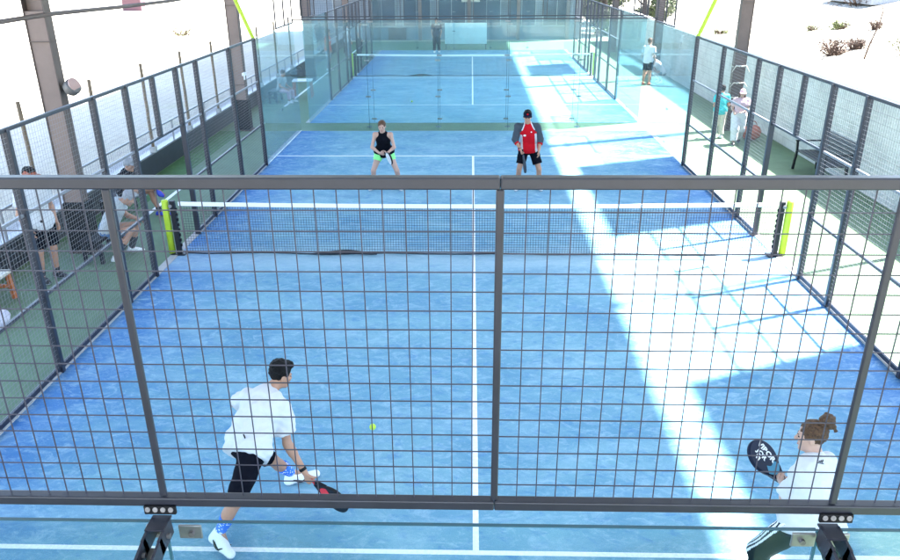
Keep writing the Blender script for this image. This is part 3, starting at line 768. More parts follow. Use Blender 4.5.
        if hst in ('long', 'tail'):
            q = Field(hb)
            if hst == 'tail': q.rc(H(0, -.10, .05), H(.03, -.13, -.12), .034*hs, .018*hs, .02)
            else:
                for s_ in (-1, 1): q.rc(H(s_*.07, -.02, .02), H(s_*.085, -.01, -.17), .038*hs, .028*hs, .03)
                q.rc(H(0, -.09, .02), H(0, -.09, -.18), .06*hs, .05*hs, .04)
            q.wob(.004, 60, 3); q.build('hair_length', hm, root, base)
    if 'cap' in look:
        q = Field(hb); q.el(H(0, -.008, .052), Rh, V(.089, .106, .092)*hs, 0); q.cut(H(0, 0, .042), -hu+f*.0)
        q.build('cap', look['cap'], root, base)
        q = Field(hb); q.rc(H(-.028, .09, .050), H(.028, .09, .050), .046*hs, .046*hs, .02, sq=(hu, .14)); q.rc(H(-.018, .125, .043), H(.018, .125, .043), .044*hs, .044*hs, .02, sq=(hu, .14))
        q.build('cap_peak', look['cap'], root, base)
    # shirt
    st = look.get('shirt')
    if st:
        g = st.get('loose', .018); q = Field(max(res, .009)); ho = st.get('hem', .10)
        rr = lambda x, y, z: V(x, y, z)*tw+g
        q.el(pel+up*L*.70+fwd*.01, Rt, rr(.160, .112, .18), .05)
        q.el(pel+up*L*.38, Rt, rr(.150, .110, .19), .08)
        if st.get('kind') != 'tank': q.rc(J['shL']-up*.005, J['shR']-up*.005, .058*tw+g*.8, .058*tw+g*.8, .05)
        else: q.rc(J['shL']*.70+J['shR']*.30, J['shL']*.30+J['shR']*.70, .050*tw+g, .050*tw+g, .03)
        q.rc(neck-up*.05, neck+up*.005, .07*tw+g*.3, .062*tw+g*.3, .03)
        hip_mid = (J['hipL']+J['hipR'])/2
        q.rc(J['hipL']+up*.05, J['hipR']+up*.05, .118*sc+g, .118*sc+g, .07)
        q.el(hip_mid-up*ho*.5, Rt, rr(.170, .128, .16), .06)
        if fem:
            for s_ in (-1, 1): q.el(pel+up*L*.68+fwd*.085*sc+rx*.07*s_*sc, Rt, V(.062, .052, .06)*sc+g*.5, .04)
        hn = nrm(np.array(st.get('hemn', -up))); q.cut(hip_mid-up*ho, hn)
        if st.get('kind') != 'tank':
            for s_ in 'LR':
                sh, el, wr = J['sh'+s_], J['el'+s_], J['wr'+s_]; sl = st.get('sleeve', .62)
                e = sh+(el-sh)*min(sl, 1.)
                q.rc(sh, e, .058*tw+g*.8, .056*sc*look.get('arm', 1.)+g*1.25, .035, flat=.0)
                if sl > 1: q.rc(el, el+(wr-el)*(sl-1), .05*sc+g*.8, .042*sc+g*.8, .03, flat=0.)
        q.wob(st.get('wr', .0035), 17, st.get('seed', 1)); q.wob(st.get('wr', .0035)*.45, 41, 5)
        q.sub(neck+up*.045+fwd*.03, .062*tw)
        q.build('shirt', st['mat'], root, base, st.get('pick') and (lambda P: st['pick'](P, dict(J=J, rx=rx, up=up, fwd=fwd, neck=neck, pel=pel, L=L))))
    bt = look.get('bottom')
    if bt:
        g = bt.get('loose', .016); q = Field(max(res, .009)); ln = bt.get('len', .8)
        q.rc(J['hipL']+up*.02, J['hipR']+up*.02, .108*sc+g*.7, .108*sc+g*.7, .05); q.el(pel+up*.03, Rt, V(.162, .114, .13)*tw+g*.7, .05)
        for s_ in 'LR':
            hp, kn, an = J['hip'+s_], J['kn'+s_], J['an'+s_]
            e = hp+(kn-hp)*min(ln, 1.); lt = look.get('leg', 1.)*sc
            q.rc(hp, e, .089*lt+g, (.089+(.056-.089)*min(ln, 1.))*lt+g*1.35, .035, flat=(0. if ln <= 1 else None))
            if ln > 1: q.rc(kn, kn+(an-kn)*(ln-1), .058*lt+g, .046*lt+g, .03, flat=0.)
        q.wob(.0035, 19, 4); q.cut(pel+up*bt.get('waist', .10), up)
        q.build(bt.get('name', 'shorts'), bt['mat'], root, base, bt.get('pick') and (lambda P: bt['pick'](P, J)))
    # socks and shoes
    for s_ in 'LR':
        an, to, kn = J['an'+s_], J['toe'+s_], J['kn'+s_]; heel = J.get('heel'+s_)
        fd = nrm(to-an)
        if heel is None: hd = nrm(V(fd[0], fd[1], 0)); heel = V(an[0], an[1], to[2])-hd*.05
        fd = nrm(to-heel); su = V(0, 0, 1) if abs(fd[2]) < .2 else nrm(np.cross(np.cross(fd, kn-an), fd))
        if np.dot(su, kn-an) < 0: su = -su
        su = nrm(su-fd*np.dot(su, fd)); sd = np.cross(fd, su)
        if look.get('sock') is not None:
            q = Field(max(.006, res*.8)); q.rc(an+(kn-an)*-.02, an+(kn-an)*look.get('sockh', .25), .043*sc, (.043+.022*min(1, look.get('sockh', .25)*2))*sc, .0, flat=0.)
            q.build('sock', look['sock'], root, base)
        q = Field(max(.006, res*.8)); z0 = heel
        q.rc(heel+su*.035+fd*.01, an*.6+(heel+su*.08)*.4, .040*sc, .043*sc, .03)
        q.rc(heel+su*.034+fd*.01, heel+fd*.13+su*.034, .041*sc, .044*sc, .03, sq=(sd, .95)); q.rc(heel+fd*.12+su*.03, to+su*.028-fd*.04, .046*sc, .040*sc, .03)
        q.rc(an*.7+heel*.3+fd*.01, heel+fd*.14+su*.04, .042*sc, .038*sc, .03)
        q.cut(heel+su*.002, -su); q.cut(an+(kn-an)*.06, nrm(kn-an))
        h0 = heel.copy()
        o = q.build('shoe', [look['shoe'], look.get('sole', M['sole'])], root, base, lambda P: (((P-h0)@su) < .020).astype(int))
        if look.get('swoosh'):
            for sg in (-1, 1):
                m = MB(); pts = []
                for i in range(13):
                    t = i/12; x = .045+.125*t; y = .062-.034*math.sin(min(t*1.15, 1)*math.pi*.62)*1.0+(.030*max(0, t-.72)/.28)
                    wd = .004+.0125*math.sin(math.pi*min(1, max(0, t*.95+.02)))**1.5
                    pts.append((heel+fd*x+su*y+sd*sg*(.0475*sc-.004*abs(t-.4)), wd))
                m.tube([p for p, _ in pts], [w_ for _, w_ in pts], 6)
                ob = m.build('shoe_mark', M['black'], o, org=None)
                me = ob.data; co = np.array([v.co[:] for v in me.vertices])-base; me.vertices.foreach_set('co', co.ravel()); me.update()
    return root, J

def racket(label, grip, axis, normal, mats, text=None, handle=.0):
    """grip point, axis from handle to head, face normal"""
    axis = nrm(axis); normal = nrm(np.array(normal, float)-axis*np.dot(normal, axis)); x = np.cross(axis, normal)
    root = empty('padel_racket', grip, label, 'racket', 'rackets of the players')
    root.rotation_euler = Matrix((x, axis, normal)).transposed().to_euler()
    fm, gm, tm = mats; n = 40; T = .018
    def out(k, s_=1.):
        a = 2*math.pi*k/n; xx = .128*math.cos(a); yy = .14*math.sin(a)
        if yy < 0: xx *= 1-.30*(yy/.14)**2; yy *= 1.28
        return xx*s_, .290+yy*s_
    m = MB(); rings = []
    for z, s_ in ((-T, .93), (-T*.6, 1.), (T*.6, 1.), (T, .93)): rings.append([(*out(k, s_), z) for k in range(n)])
    vs = [p for r_ in rings for p in r_]; fs = [(i*n+k, i*n+(k+1) % n, (i+1)*n+(k+1) % n, (i+1)*n+k) for i in range(3) for k in range(n)]
    m.faces(vs, fs); m.build('frame', gm, root, True)
    m = MB()
    for z in (-T, T):
        vs = [(*out(k, .93), z) for k in range(n)]+[(*out(k, .5), z*1.02) for k in range(n)]+[(0, .275, z*1.02)]
        fs = [(k, (k+1) % n, n+(k+1) % n, n+k) for k in range(n)]+[(n+k, n+(k+1) % n, 2*n) for k in range(n)]
        m.faces(vs, fs)
    fo = m.build('face', fm, root)
    if isinstance(fm, list):
        for p in fo.data.polygons: p.material_index = 1 if p.center[1] < .20 else 0
    m = MB()
    hole = [(i*.034, .30+j*.034) for i in range(-2, 3) for j in range(-2, 3) if i*i+j*j < 7]
    for hx_, hy_ in hole:
        for z in (-T*1.03, T*1.03): m.tube([(hx_, hy_, z-.0007), (hx_, hy_, z+.0007)], .0055, 8)
    m.build('hole_pattern', M['black'], root)
    m = MB()
    for s_ in (-1, 1): m.bar((s_*.012, .055, 0), (s_*.062, .165, 0), .026, .030, (0, 0, 1))
    m.build('throat', gm, root)
    MB().tube([(0, -.075, 0), (0, -.068, 0), (0, .06, 0)], [.019, .017, .0165], 10).build('handle', tm, root, True)
    if text:
        for line, (tx, ty, sz) in text:
            cu = bpy.data.curves.new('lettering', 'FONT'); cu.body = line; cu.size = sz; cu.align_x = 'CENTER'; cu.extrude = .0006; cu.offset = .0025
            ob = bpy.data.objects.new('lettering', cu); C.objects.link(ob); dg = bpy.context.evaluated_depsgraph_get()
            me = bpy.data.meshes.new_from_object(ob.evaluated_get(dg)); bpy.data.objects.remove(ob)
            me.materials.clear(); me.materials.append(M['rackwhite'])
            lo = bpy.data.objects.new('lettering', me); C.objects.link(lo); lo.parent = root
            lo.location = (tx, ty, T*1.02+.002); lo.rotation_euler = (0, 0, -math.pi/2)
    return root

# ---- near man, lunging
jm = dict(pelvis=(-1.945, 3.40, .80), neck=(-1.835, 3.80, 1.09), head=(-1.735, 3.90, 1.20), face=(.72, .62, -.36), headup=(.28, .30, 1.),
          shL=(-2.00, 3.82, 1.02), shR=(-1.69, 3.68, .98), elL=(-2.19, 3.96, .86), wrL=(-2.02, 4.12, .78),
          elR=(-1.655, 3.60, .69), wrR=(-1.505, 3.54, .42), hipL=(-2.00, 3.46, .78), hipR=(-1.88, 3.34, .78),
          knL=(-1.84, 3.70, .45), anL=(-1.75, 3.95, .11), toeL=(-1.50, 4.06, .0), heelL=(-1.78, 3.92, .0),
          knR=(-1.99, 3.10, .46), anR=(-2.17, 3.12, .13), heelR=(-2.235, 3.09, .055), toeR=(-2.02, 2.93, .0),
          handR=dict(d=(.25, -.12, -.8), s=(.72, -.42, -.45), n=(-.2, .9, -.1), curl='grip'))
man, jm = person('man in white t-shirt and black shorts lunging low with a racket near the fence', jm,
    dict(hairmat=M['hairblack'], hair='short', shirt=dict(mat=M['shirtwhite'], loose=.033, hem=.075, sleeve=.66, wr=.0075, seed=2),
         bottom=dict(mat=M['shortblack'], len=.86, loose=.022), sock=M['sock'], sockh=.46, shoe=M['shoewhite'], swoosh=True), res=.007)
wb = MB(); e, w_ = jm['elR'], jm['wrR']; wb.tube([w_+(e-w_)*.10-V(*man.location), w_+(e-w_)*.19-V(*man.location)], .033, 12); wb.build('wristband', M['black'], man)
racket('black and red padel racket held low by the lunging man', jm['handR']['grip'], (.74, -.36, -.42), (-.40, -.80, -.2), ([M['rackblack'], M['rackred']], M['rackblack'], M['rackred']))

# ---- near woman, seen from behind
def stripes(P, J):
    a, b = J['hipL'], J['knL']; ax = nrm(b-a); lat = nrm(J['hipL']-J['hipR']); lat = nrm(lat-ax*np.dot(lat, ax)); fw_ = np.cross(ax, lat)
    q = P-a; t = q@ax; L_, F_ = q@lat, q@fw_; an = np.degrees(np.arctan2(F_, L_)); ok = (L_ > 0) & (t > -.12)
    return (ok & (np.abs(((an-8+90) % 360)-90) < 27) & ((((an-8)+27) % 20.5) < 11)).astype(int)
jw = dict(pelvis=(2.37, 2.42, .90), neck=(2.43, 2.66, 1.27), head=(2.405, 2.74, 1.40), face=(-.86, .48, -.16), headup=(-.08, .2, 1),
          shL=(2.325, 2.57, 1.18), shR=(2.555, 2.74, 1.18), elL=(2.265, 2.66, .91), wrL=(2.36, 2.91, .82), elR=(2.58, 2.96, .93), wrR=(2.50, 3.03, .76),
          hipL=(2.27, 2.43, .86), hipR=(2.46, 2.40, .86), knL=(2.13, 2.62, .47), anL=(2.08, 2.42, .10), knR=(2.66, 2.55, .48), anR=(2.74, 2.36, .10),
          toeL=(1.99, 2.62, 0), toeR=(2.84, 2.55, 0), handR=dict(d=(-.6, .55, .0), s=(-.75, .5, .5), n=(-.2, -.6, -.6), curl='grip'),
          handL=dict(d=(-.1, .8, .3), s=(-.3, -.2, .9), n=(.9, .1, .2), curl='half'))
wom, jw = person('woman in white t-shirt and dark green striped track pants, hair in a bun', jw,
    dict(fem=1, skin=M['skinlight'], hairmat=M['hairbrown'], hair='bun', sc=.97, shirt=dict(mat=M['shirtwhite'], loose=.029, hem=.055, sleeve=.72, wr=.0075, seed=5),
         bottom=dict(name='track_pants', mat=[M['pantgreen'], M['stripe']], len=1.92, loose=.020, waist=-.01, pick=stripes), shoe=M['shoewhite']), res=.007)
racket('navy and turquoise padel racket with white lettering held by the woman in track pants', V(2.43, 2.98, .765), (-.57, .44, .62), (.22, -.49, .80),
       ([M['racknavy'], M['rackturq']], M['racknavy'], M['black']), text=[('VIBOR', (.026, .30, .064)), ('JOR', (-.028, .312, .056)), ('VI', (-.076, .318, .048))])

from mathutils.bvhtree import BVHTree
def place_mark(root, part, src, d, pts, r, m):
    # small printed mark laid on the surface of a garment
    o = [c for c in root.children if c.name.startswith(part)][0]; me = o.data
    bv = BVHTree.FromPolygons([v.co[:] for v in me.vertices], [p.vertices[:] for p in me.polygons])
    d = nrm(d); sx_ = nrm(np.cross(d, V(0, 0, 1))); sy_ = np.cross(sx_, d); out = []
    for u, v in pts:
        p = V(*src)-V(*root.location)+sx_*u+sy_*v-d*1.0; hit = bv.ray_cast(Vector(p), Vector(d))
        if hit[0] is not None: out.append(V(*hit[0])-d*.002)
    if len(out) > 1: MB().tube(out, r, 6).build('printed_mark', m, o)
place_mark(man, 'shirt', (-1.92, 3.35, .93), (.25, .72, -.62), [(-.016, .012), (.0, .0), (.016, -.014)], .006, M['black'])
for k in (-1, 0, 1): place_mark(wom, 'shirt', (2.43, 2.62, 1.285), (.25, .80, -.55), [(.012*k, -.012), (.012*k+.004, .003+.006*k)], .0038, M['navy'])
place_mark(wom, 'shirt', (2.43, 2.62, 1.263), (.25, .80, -.55), [(-.022, 0), (.022, 0)], .003, M['navy'])

# ---- far pair
jg = dict(pelvis=(-1.90, 13.92, .82), neck=(-1.90, 13.80, 1.28), head=(-1.905, 13.74, 1.40), face=(-.05, -1, -.25), headup=(0, -.12, 1),
          shL=(-1.735, 13.80, 1.22), shR=(-2.065, 13.80, 1.22), elL=(-1.66, 13.72, .97), wrL=(-1.80, 13.56, .88), elR=(-2.13, 13.72, .97), wrR=(-1.95, 13.55, .88),
          hipL=(-1.80, 13.93, .80), hipR=(-2.0, 13.93, .80), knL=(-1.63, 13.80, .45), anL=(-1.60, 13.96, .1), knR=(-2.13, 13.80, .45), anR=(-2.17, 13.96, .1),
          toeL=(-1.54, 13.76, 0), toeR=(-2.24, 13.76, 0), handR=dict(d=(.7, -.3, -.1), s=(.2, -.6, .7), n=(0, .6, .5), curl='grip'), handL=dict(d=(-.7, -.2, 0), s=(.1, -.6, .7), n=(0, .5, .6), curl='half'))
gir, jg = person('woman in black tank top and lime shorts crouching ready beyond the net', jg,
    dict(fem=1, skin=M['skinlight'], hairmat=M['hairbrown'], hair='tail', sc=.97, shirt=dict(mat=M['tank'], kind='tank', loose=.008, hem=.06, wr=.002),
         bottom=dict(mat=M['lime'], len=.42, loose=.012), shoe=M['shoewhite'], sock=M['sockplain'], sockh=.15), res=.010)
racket('dark padel racket with pale face held by the woman in lime shorts', V(-1.85, 13.52, .90), (.45, -.85, -.2), (-.82, -.39, -.21), (M['rackwhite'], M['rackblack'], M['black']))

def redshirt(P, c):
    J = c['J']; r_ = np.zeros(len(P), int); x = np.abs((P-c['neck'])@c['rx']); t = (P-c['pel'])@c['up']; L_ = c['L']
    edge = .150-.085*np.clip((t-.70*L_)/(.34*L_), 0, 1)          # raglan seam from armpit to collar
    sl = (x > edge) & (t > .70*L_); r_[sl] = 1
    r_[(t > .78*L_) & (np.abs(x-edge) < .011)] = 2
    for s_ in 'LR':
        sh, el, wr = J['sh'+s_], J['el'+s_], J['wr'+s_]; ax = nrm(el-sh); tt = (P-sh)@ax; d = np.linalg.norm(P-sh-tt[:, None]*ax, axis=1)
        ax2 = nrm(wr-el); t2 = (P-el)@ax2; d2 = np.linalg.norm(P-el-t2[:, None]*ax2, axis=1)
        arm = ((tt > .06) & (d < .12) & (x > .172)) | ((t2 > -.06) & (d2 < .12) & (x > .172)); r_[arm] = 1
        r_[arm & (t2 > .075)] = 0
    r_[(x > .128) & (x <= .172) & (t < .62*L_) & (r_ == 0)] = 2
    return r_
jb = dict(pelvis=(1.17, 13.93, .90), neck=(1.125, 13.86, 1.44), head=(1.11, 13.80, 1.575), face=(-.08, -1, -.12), headup=(0, -.05, 1),
          shL=(1.32, 13.86, 1.37), shR=(.92, 13.87, 1.37), elL=(1.40, 13.84, 1.09), wrL=(1.36, 13.70, .90), elR=(.87, 13.84, 1.09), wrR=(.98, 13.68, .93),
          hipL=(1.27, 13.93, .87), hipR=(1.07, 13.93, .87), knL=(1.39, 13.83, .47), anL=(1.42, 13.95, .1), knR=(.97, 13.83, .47), anR=(.95, 13.95, .1),
          toeL=(1.46, 13.75, 0), toeR=(.90, 13.75, 0), handR=dict(d=(.25, -.1, -.9), s=(.15, -.75, -.5), n=(.9, .1, .1), curl='grip'), handL=dict(d=(0, -.25, -.9), s=(0, -.9, .2), n=(-1, 0, 0)))
boy, jb = person('man in red shirt with grey sleeves, black shorts and navy cap beyond the net', jb,
    dict(hair='short', hairmat=M['hairblack'], cap=M['navy'], shirt=dict(mat=[M['red'], M['sleeve'], M['shirtwhite']], loose=.015, hem=.04, sleeve=1.42, wr=.003, pick=redshirt),
         bottom=dict(mat=M['shortblack'], len=.72, loose=.024), shoe=M['shoewhite'], sock=M['sockplain'], sockh=.15), res=.010)
MB().box(tuple(V(1.19, 13.695, 1.29)-V(*boy.location)), (.022, .02, .018)).build('chest_mark', M['white'], boy)
MB().box(tuple(V(1.055, 13.69, 1.22)-V(*boy.location)), (.045, .02, .028)).build('chest_badge', M['white'], boy)
MB().box(tuple(V(1.103, 13.693, 1.655)-V(*boy.location)), (.03, .012, .03)).build('cap_emblem', M['red'], boy)
q = V(*(jb['wrR']*.85+jb['elR']*.15)); MB().tube([tuple(q-V(*boy.location)+V(0, 0, .012)), tuple(q-V(*boy.location)-V(0, 0, .012))], .034, 10).build('wrist_watch', M['black'], boy)
racket('grey padel racket hanging from the hand of the man in the red shirt', jb['handR']['grip'], (.12, -.45, -.85), (.95, .1, .1), (M['rackblack'], M['sleeve'], M['black']))

# ---- people around the courts: poses in a local frame (x right, y forward), turned and set down
def pose(kind, at, yaw, h=1.75, **kw):
    if kind == 'stand':
        J = dict(pelvis=(0, 0, .94), neck=(0, .01, 1.46), head=(0, .04, 1.61), face=(0, 1, -.15), shL=(-.19, 0, 1.39), shR=(.19, 0, 1.39),
                 elL=(-.25, -.03, 1.1), wrL=(-.22, .08, .87), elR=(.25, -.03, 1.1), wrR=(.22, .08, .87), hipL=(-.095, 0, .9), hipR=(.095, 0, .9),
                 knL=(-.11, .03, .48), knR=(.11, .03, .48), anL=(-.12, -.03, .09), anR=(.12, -.03, .09), toeL=(-.15, .17, 0), toeR=(.15, .17, 0))
    elif kind == 'walk':
        J = dict(pelvis=(0, 0, .92), neck=(0, .04, 1.45), head=(0, .08, 1.60), face=(0, 1, -.15), shL=(-.19, 0, 1.38), shR=(.19, .06, 1.38),
                 elL=(-.24, .12, 1.1), wrL=(-.2, .32, .98), elR=(.24, -.1, 1.12), wrR=(.23, .0, .87), hipL=(-.09, 0, .88), hipR=(.09, 0, .88),
                 knL=(-.1, .0, .46), knR=(.1, .2, .5), anL=(-.1, -.25, .12), anR=(.1, .27, .09), toeL=(-.11, -.06, 0), toeR=(.12, .47, 0))
    elif kind == 'sit':
        J = dict(pelvis=(0, 0, .50), neck=(0, .12, 1.02), head=(0, .18, 1.16), face=(0, 1, -.2), shL=(-.19, .1, .95), shR=(.19, .1, .95),
                 elL=(-.24, .12, .68), wrL=(-.16, .34, .60), elR=(.24, .12, .68), wrR=(.16, .34, .60), hipL=(-.10, .02, .48), hipR=(.10, .02, .48),
                 knL=(-.15, .44, .50), knR=(.15, .44, .50), anL=(-.16, .48, .09), anR=(.16, .46, .09), toeL=(-.18, .68, 0), toeR=(.19, .66, 0))
    elif kind == 'crouch':
        J = dict(pelvis=(0, 0, .42), neck=(0, .3, .84), head=(0, .40, .95), face=(0, .8, -.6), headup=(0, .5, .9), shL=(-.18, .27, .78), shR=(.18, .27, .78),
                 elL=(-.22, .42, .55), wrL=(-.1, .6, .4), elR=(.22, .42, .55), wrR=(.1, .6, .4), hipL=(-.1, 0, .4), hipR=(.1, 0, .4),
                 knL=(-.16, .36, .46), knR=(.16, .36, .46), anL=(-.14, .08, .1), anR=(.14, .08, .1), toeL=(-.16, .28, 0), toeR=(.16, .28, 0))
    J.update(kw); s_ = h/1.75; c, sn = math.cos(yaw), math.sin(yaw); at = V(*at); O = {}
    for k, v in J.items():
        v = np.array(v, float)*(1 if k in ('face', 'headup') else s_); r_ = V(v[0]*c-v[1]*sn, v[0]*sn+v[1]*c, v[2])
        O[k] = r_ if k in ('face', 'headup') else r_+at
    return O, s_
def spectator(label, kind, at, yaw, look, h=1.75, res=.014, group='people watching beside the courts', **kw):
    J, s_ = pose(kind, at, yaw, h, **kw); look = dict(look); look['sc'] = s_*look.get('sc', 1.); look.setdefault('eyes', False); look.setdefault('basez', at[2])
    return person(label, J, look, res, group)
TEE = lambda m, **k: dict(mat=m, loose=.022, hem=.08, sleeve=.62, wr=.004, **k)
PI = math.pi
# left walkway
spectator('man in pale grey t-shirt and denim shorts sitting forward by the left walkway', 'sit', (-6.15, 9.95, -.04), -PI/2+.25,
    dict(hair='short', hairmat=M['hairgrey'], shirt=TEE(M['shirtgrey']), bottom=dict(mat=M['jeans'], len=.9, loose=.03), sock=M['sockplain'], sockh=.5, shoe=M['shoewhite']),
    neck=(0, .26, .96), head=(0, .42, 1.0), face=(0, .8, -.6), headup=(0, .6, .8), shL=(-.2, .2, .91), shR=(.2, .2, .91), elR=(.30, .16, .64), wrR=(.27, .24, .38), elL=(-.24, .3, .64), wrL=(-.16, .5, .58), knL=(-.13, .46, .50), knR=(.16, .42, .5), anL=(-.14, .30, .09), toeL=(-.15, .51, 0), anR=(.30, .12, .09), toeR=(.34, .33, 0), res=.010)
spectator('man in white t-shirt, dark shorts and cap standing behind the left low fence posts', 'stand', (-6.62, 8.86, 0), -PI/2-.5,
    dict(hair='short', cap=M['redbrown'], shirt=TEE(M['shirtwhite']), bottom=dict(mat=M['shortblack'], len=.85, loose=.03), shoe=M['shoeblack'], sock=M['sockplain'], sockh=.2), h=1.80, res=.011)
spectator('person in grey cap and blue shoes sitting cross-legged behind the net post', 'sit', (-6.78, 12.15, -.06), -PI/2-.1,
    dict(hair='short', cap=M['hairgrey'], hairmat=M['hairgrey'], shirt=TEE(M['shortblack']), bottom=dict(mat=M['shirtgrey'], len=.75, loose=.03), shoe=M['shoeblue'], sole=M['shoered'], sock=M['sockplain'], sockh=.22),
    neck=(0, .10, .93), head=(0, .17, 1.05), shL=(-.19, .08, .87), shR=(.19, .08, .87), knL=(-.12, .46, .52), anL=(-.05, .62, .12), toeL=(-.07, .84, .04), knR=(.14, .42, .62), anR=(-.10, .60, .58), toeR=(-.06, .78, .44), heelR=(-.14, .58, .52), res=.011)
# right walkway
spectator('child in turquoise top and cream trousers with a belt bag on the right walkway', 'stand', (6.72, 19.0, 0), .15,
    dict(hair='short', shirt=TEE(M['turq']), bottom=dict(name='trousers', mat=M['cream'], len=1.9, loose=.03), shoe=M['shoewhite'], headsc=1.1), h=1.42, wrL=(-.05, .2, 1.0), wrR=(.1, .22, 1.0))
spectator('girl in pale pink top and white wide trousers wearing a white cap', 'walk', (7.02, 18.35, 0), PI-.2,
    dict(fem=1, hair='long', hairmat=M['hairbrown'], cap=M['pink'], skin=M['skinlight'], shirt=TEE(M['pink']), bottom=dict(name='trousers', mat=M['shirtwhite'], len=1.88, loose=.05), shoe=M['shoeblack']), h=1.45, wrL=(-.06, .24, 1.05), wrR=(.2, .2, 1.02))
spectator('person in white top and dark shorts standing behind the right glass corner', 'stand', (6.80, 28.6, 0), -.6,
    dict(hair='short', hairmat=M['hairbrown'], shirt=TEE(M['shirtwhite']), bottom=dict(mat=M['shortblack'], len=.8, loose=.03), shoe=M['redbrown']), h=1.75, res=.018)
spectator('person in white crouching beside the one standing behind the right glass', 'crouch', (7.5, 29.0, 0), PI*.5,
    dict(hair='short', hairmat=M['hairgrey'], shirt=TEE(M['shirtwhite']), bottom=dict(mat=M['facade'], len=.9, loose=.03), shoe=M['shoewhite']), res=.018)
# beyond the glass, left
spectator('child in pale blue top sitting by the table behind the left glass corner', 'sit', (-6.75, 25.0, -.03), -PI/2-.3,
    dict(hair='short', hairmat=M['hairbrown'], shirt=TEE(M['trim']), bottom=dict(name='trousers', mat=M['pink'], len=1.8, loose=.02), shoe=M['shoewhite']), h=1.5, res=.018)
spectator('person in orange shirt standing on the left side of the far court', 'stand', (-6.45, 33.0, 0), -PI/2,
    dict(hair='short', hairmat=M['hairbrown'], shirt=TEE(M['orangeshirt']), bottom=dict(mat=M['facade'], len=.85, loose=.03), shoe=M['shoewhite']), h=1.78, res=.018)
spectator('person in white standing left of the far net', 'stand', (-6.1, 36.6, 0), -PI/2+.5,
    dict(hair='short', shirt=TEE(M['shirtwhite']), bottom=dict(name='trousers', mat=M['facade'], len=1.9, loose=.03), shoe=M['shoeblack']), h=1.8, res=.018)
spectator('person in pale top farthest along the left fence', 'stand', (-5.75, 38.2, 0), -PI/2,
    dict(hair='short', shirt=TEE(M['trim']), bottom=dict(name='trousers', mat=M['navy'], len=1.9, loose=.03), shoe=M['shoeblack']), h=1.75, res=.018)
spectator('person in dark clothes standing on the far court beside the white banner', 'stand', (-1.9, 40.0, 0), PI,
    dict(hair='short', shirt=TEE(M['navy']), bottom=dict(name='trousers', mat=M['shortblack'], len=1.9, loose=.03), shoe=M['shoewhite']), h=1.75, res=.018)

# ------------------------------------------------------------------ small things
def ball(p, label):
    o = Field(.004).el((0, 0, 0), np.eye(3), V(.0335, .0335, .0335), 0).build('padel_ball', M['ball'], None, V(0, 0, 0))
    o.location = p; tag(o, label, 'ball', 'padel balls')
ball((-1.05, 4.62, .18), 'yellow green ball in the air in front of the lunging man')
ball((-2.12, 24.75, .035), 'yellow green ball lying on the second court behind the glass')

def bench(at, yaw, label):
    t = empty('bench', at, label, 'bench'); t.rotation_euler = (0, 0, yaw)
    m = MB()
    for i in range(5): m.bevbox((0, -.20+.10*i, .43), (1.6, .08, .025), .004)
    m.build('seat', M['slate'], t); m = MB()
    for i in range(6): m.bar((-.8, -.27-.022*i, .50+.075*i), (.8, -.27-.022*i, .50+.075*i), .018, .062, (0, -.28, 1))
    m.build('backrest', M['slate'], t)
    for x in (-.74, .74):
        for y in (-.24, .24): MB().bar((x, y, .42), (x, y*1.15, 0), .05, .05).build('leg', M['slatedark'], t)
        m = MB(); m.bar((x, .24, .43), (x, .26, .66), .045, .045); m.bar((x, .30, .67), (x, -.32, .67), .05, .03); m.bar((x, -.25, .42), (x, -.42, .96), .04, .04); m.build('armrest', M['slatedark'], t)
bench((7.78, 14.95, 0), PI/2, 'dark slatted metal bench with armrests against the right wall')
def stool(at, yaw, label, mt, ml, dim=(.9, .4, .44), name='low_bench', cat='bench', group=None):
    t = empty(name, at, label, cat, group); t.rotation_euler = (0, 0, yaw); a, b, h = dim
    MB().bevbox((0, 0, h-.02), (a, b, .04), .008).build('top', mt, t)
    for x in (-1, 1):
        for y in (-1, 1): MB().bar((x*(a/2-.05), y*(b/2-.05), h-.04), (x*(a/2-.03), y*(b/2-.04), 0), .055, .055).build('leg', ml, t)
        MB().bar((x*(a/2-.045), -b/2+.05, h*.45), (x*(a/2-.045), b/2-.05, h*.45), .03, .05).build('crossbar', ml, t)
stool((-6.98, 7.75, 0), PI/2, 'orange wooden bench with pale top at the left edge', M['cream'], M['orange'], (.85, .42, .45))
stool((-6.25, 9.95, 0), PI/2, 'low black bench under the man in the grey t-shirt', M['black'], M['slatedark'], (.9, .36, .40))
stool((-6.95, 12.15, 0), PI/2, 'low black bench under the person in blue shoes', M['black'], M['slatedark'], (.9, .36, .40))
stool((-6.15, 25.9, 0), .1, 'orange legged table with white top behind the left glass', M['white'], M['orange'], (.7, .6, .62), 'table', 'table')
stool((-6.95, 25.0, 0), PI/2, 'small dark bench under the child behind the left glass', M['black'], M['slatedark'], (.8, .34, .40))
def bag(at, size, m, hm, label, name='sports_bag', cat='bag'):
    t = empty(name, at, label, cat); a, b, h = size
    q = Field(.012); q.rc((-a/2+h*.45, 0, h*.48), (a/2-h*.45, 0, h*.48), h*.47, h*.47, .03, sq=(V(0, 1, 0), b/h)); q.cut((0, 0, .005), (0, 0, -1)); q.wob(.006, 25, 3)
    q.build('bag_body', m, t, V(0, 0, 0))
    MB().tube([(-a*.25, 0, h*.9)]+[(-a*.25*math.cos(k*PI/6), 0, h*.9+.14*math.sin(k*PI/6)) for k in range(1, 6)]+[(a*.25, 0, h*.9)], .012, 6).build('strap', hm, t)
bag((-6.62, 7.22, 0), (.55, .3, .26), M['bagwhite'], M['shirtgrey'], 'pale lilac bag on the floor at the left edge by the white line')
bag((-6.35, 26.35, .645), (.62, .26, .28), M['bagblack'], M['black'], 'black bag behind the white table top')
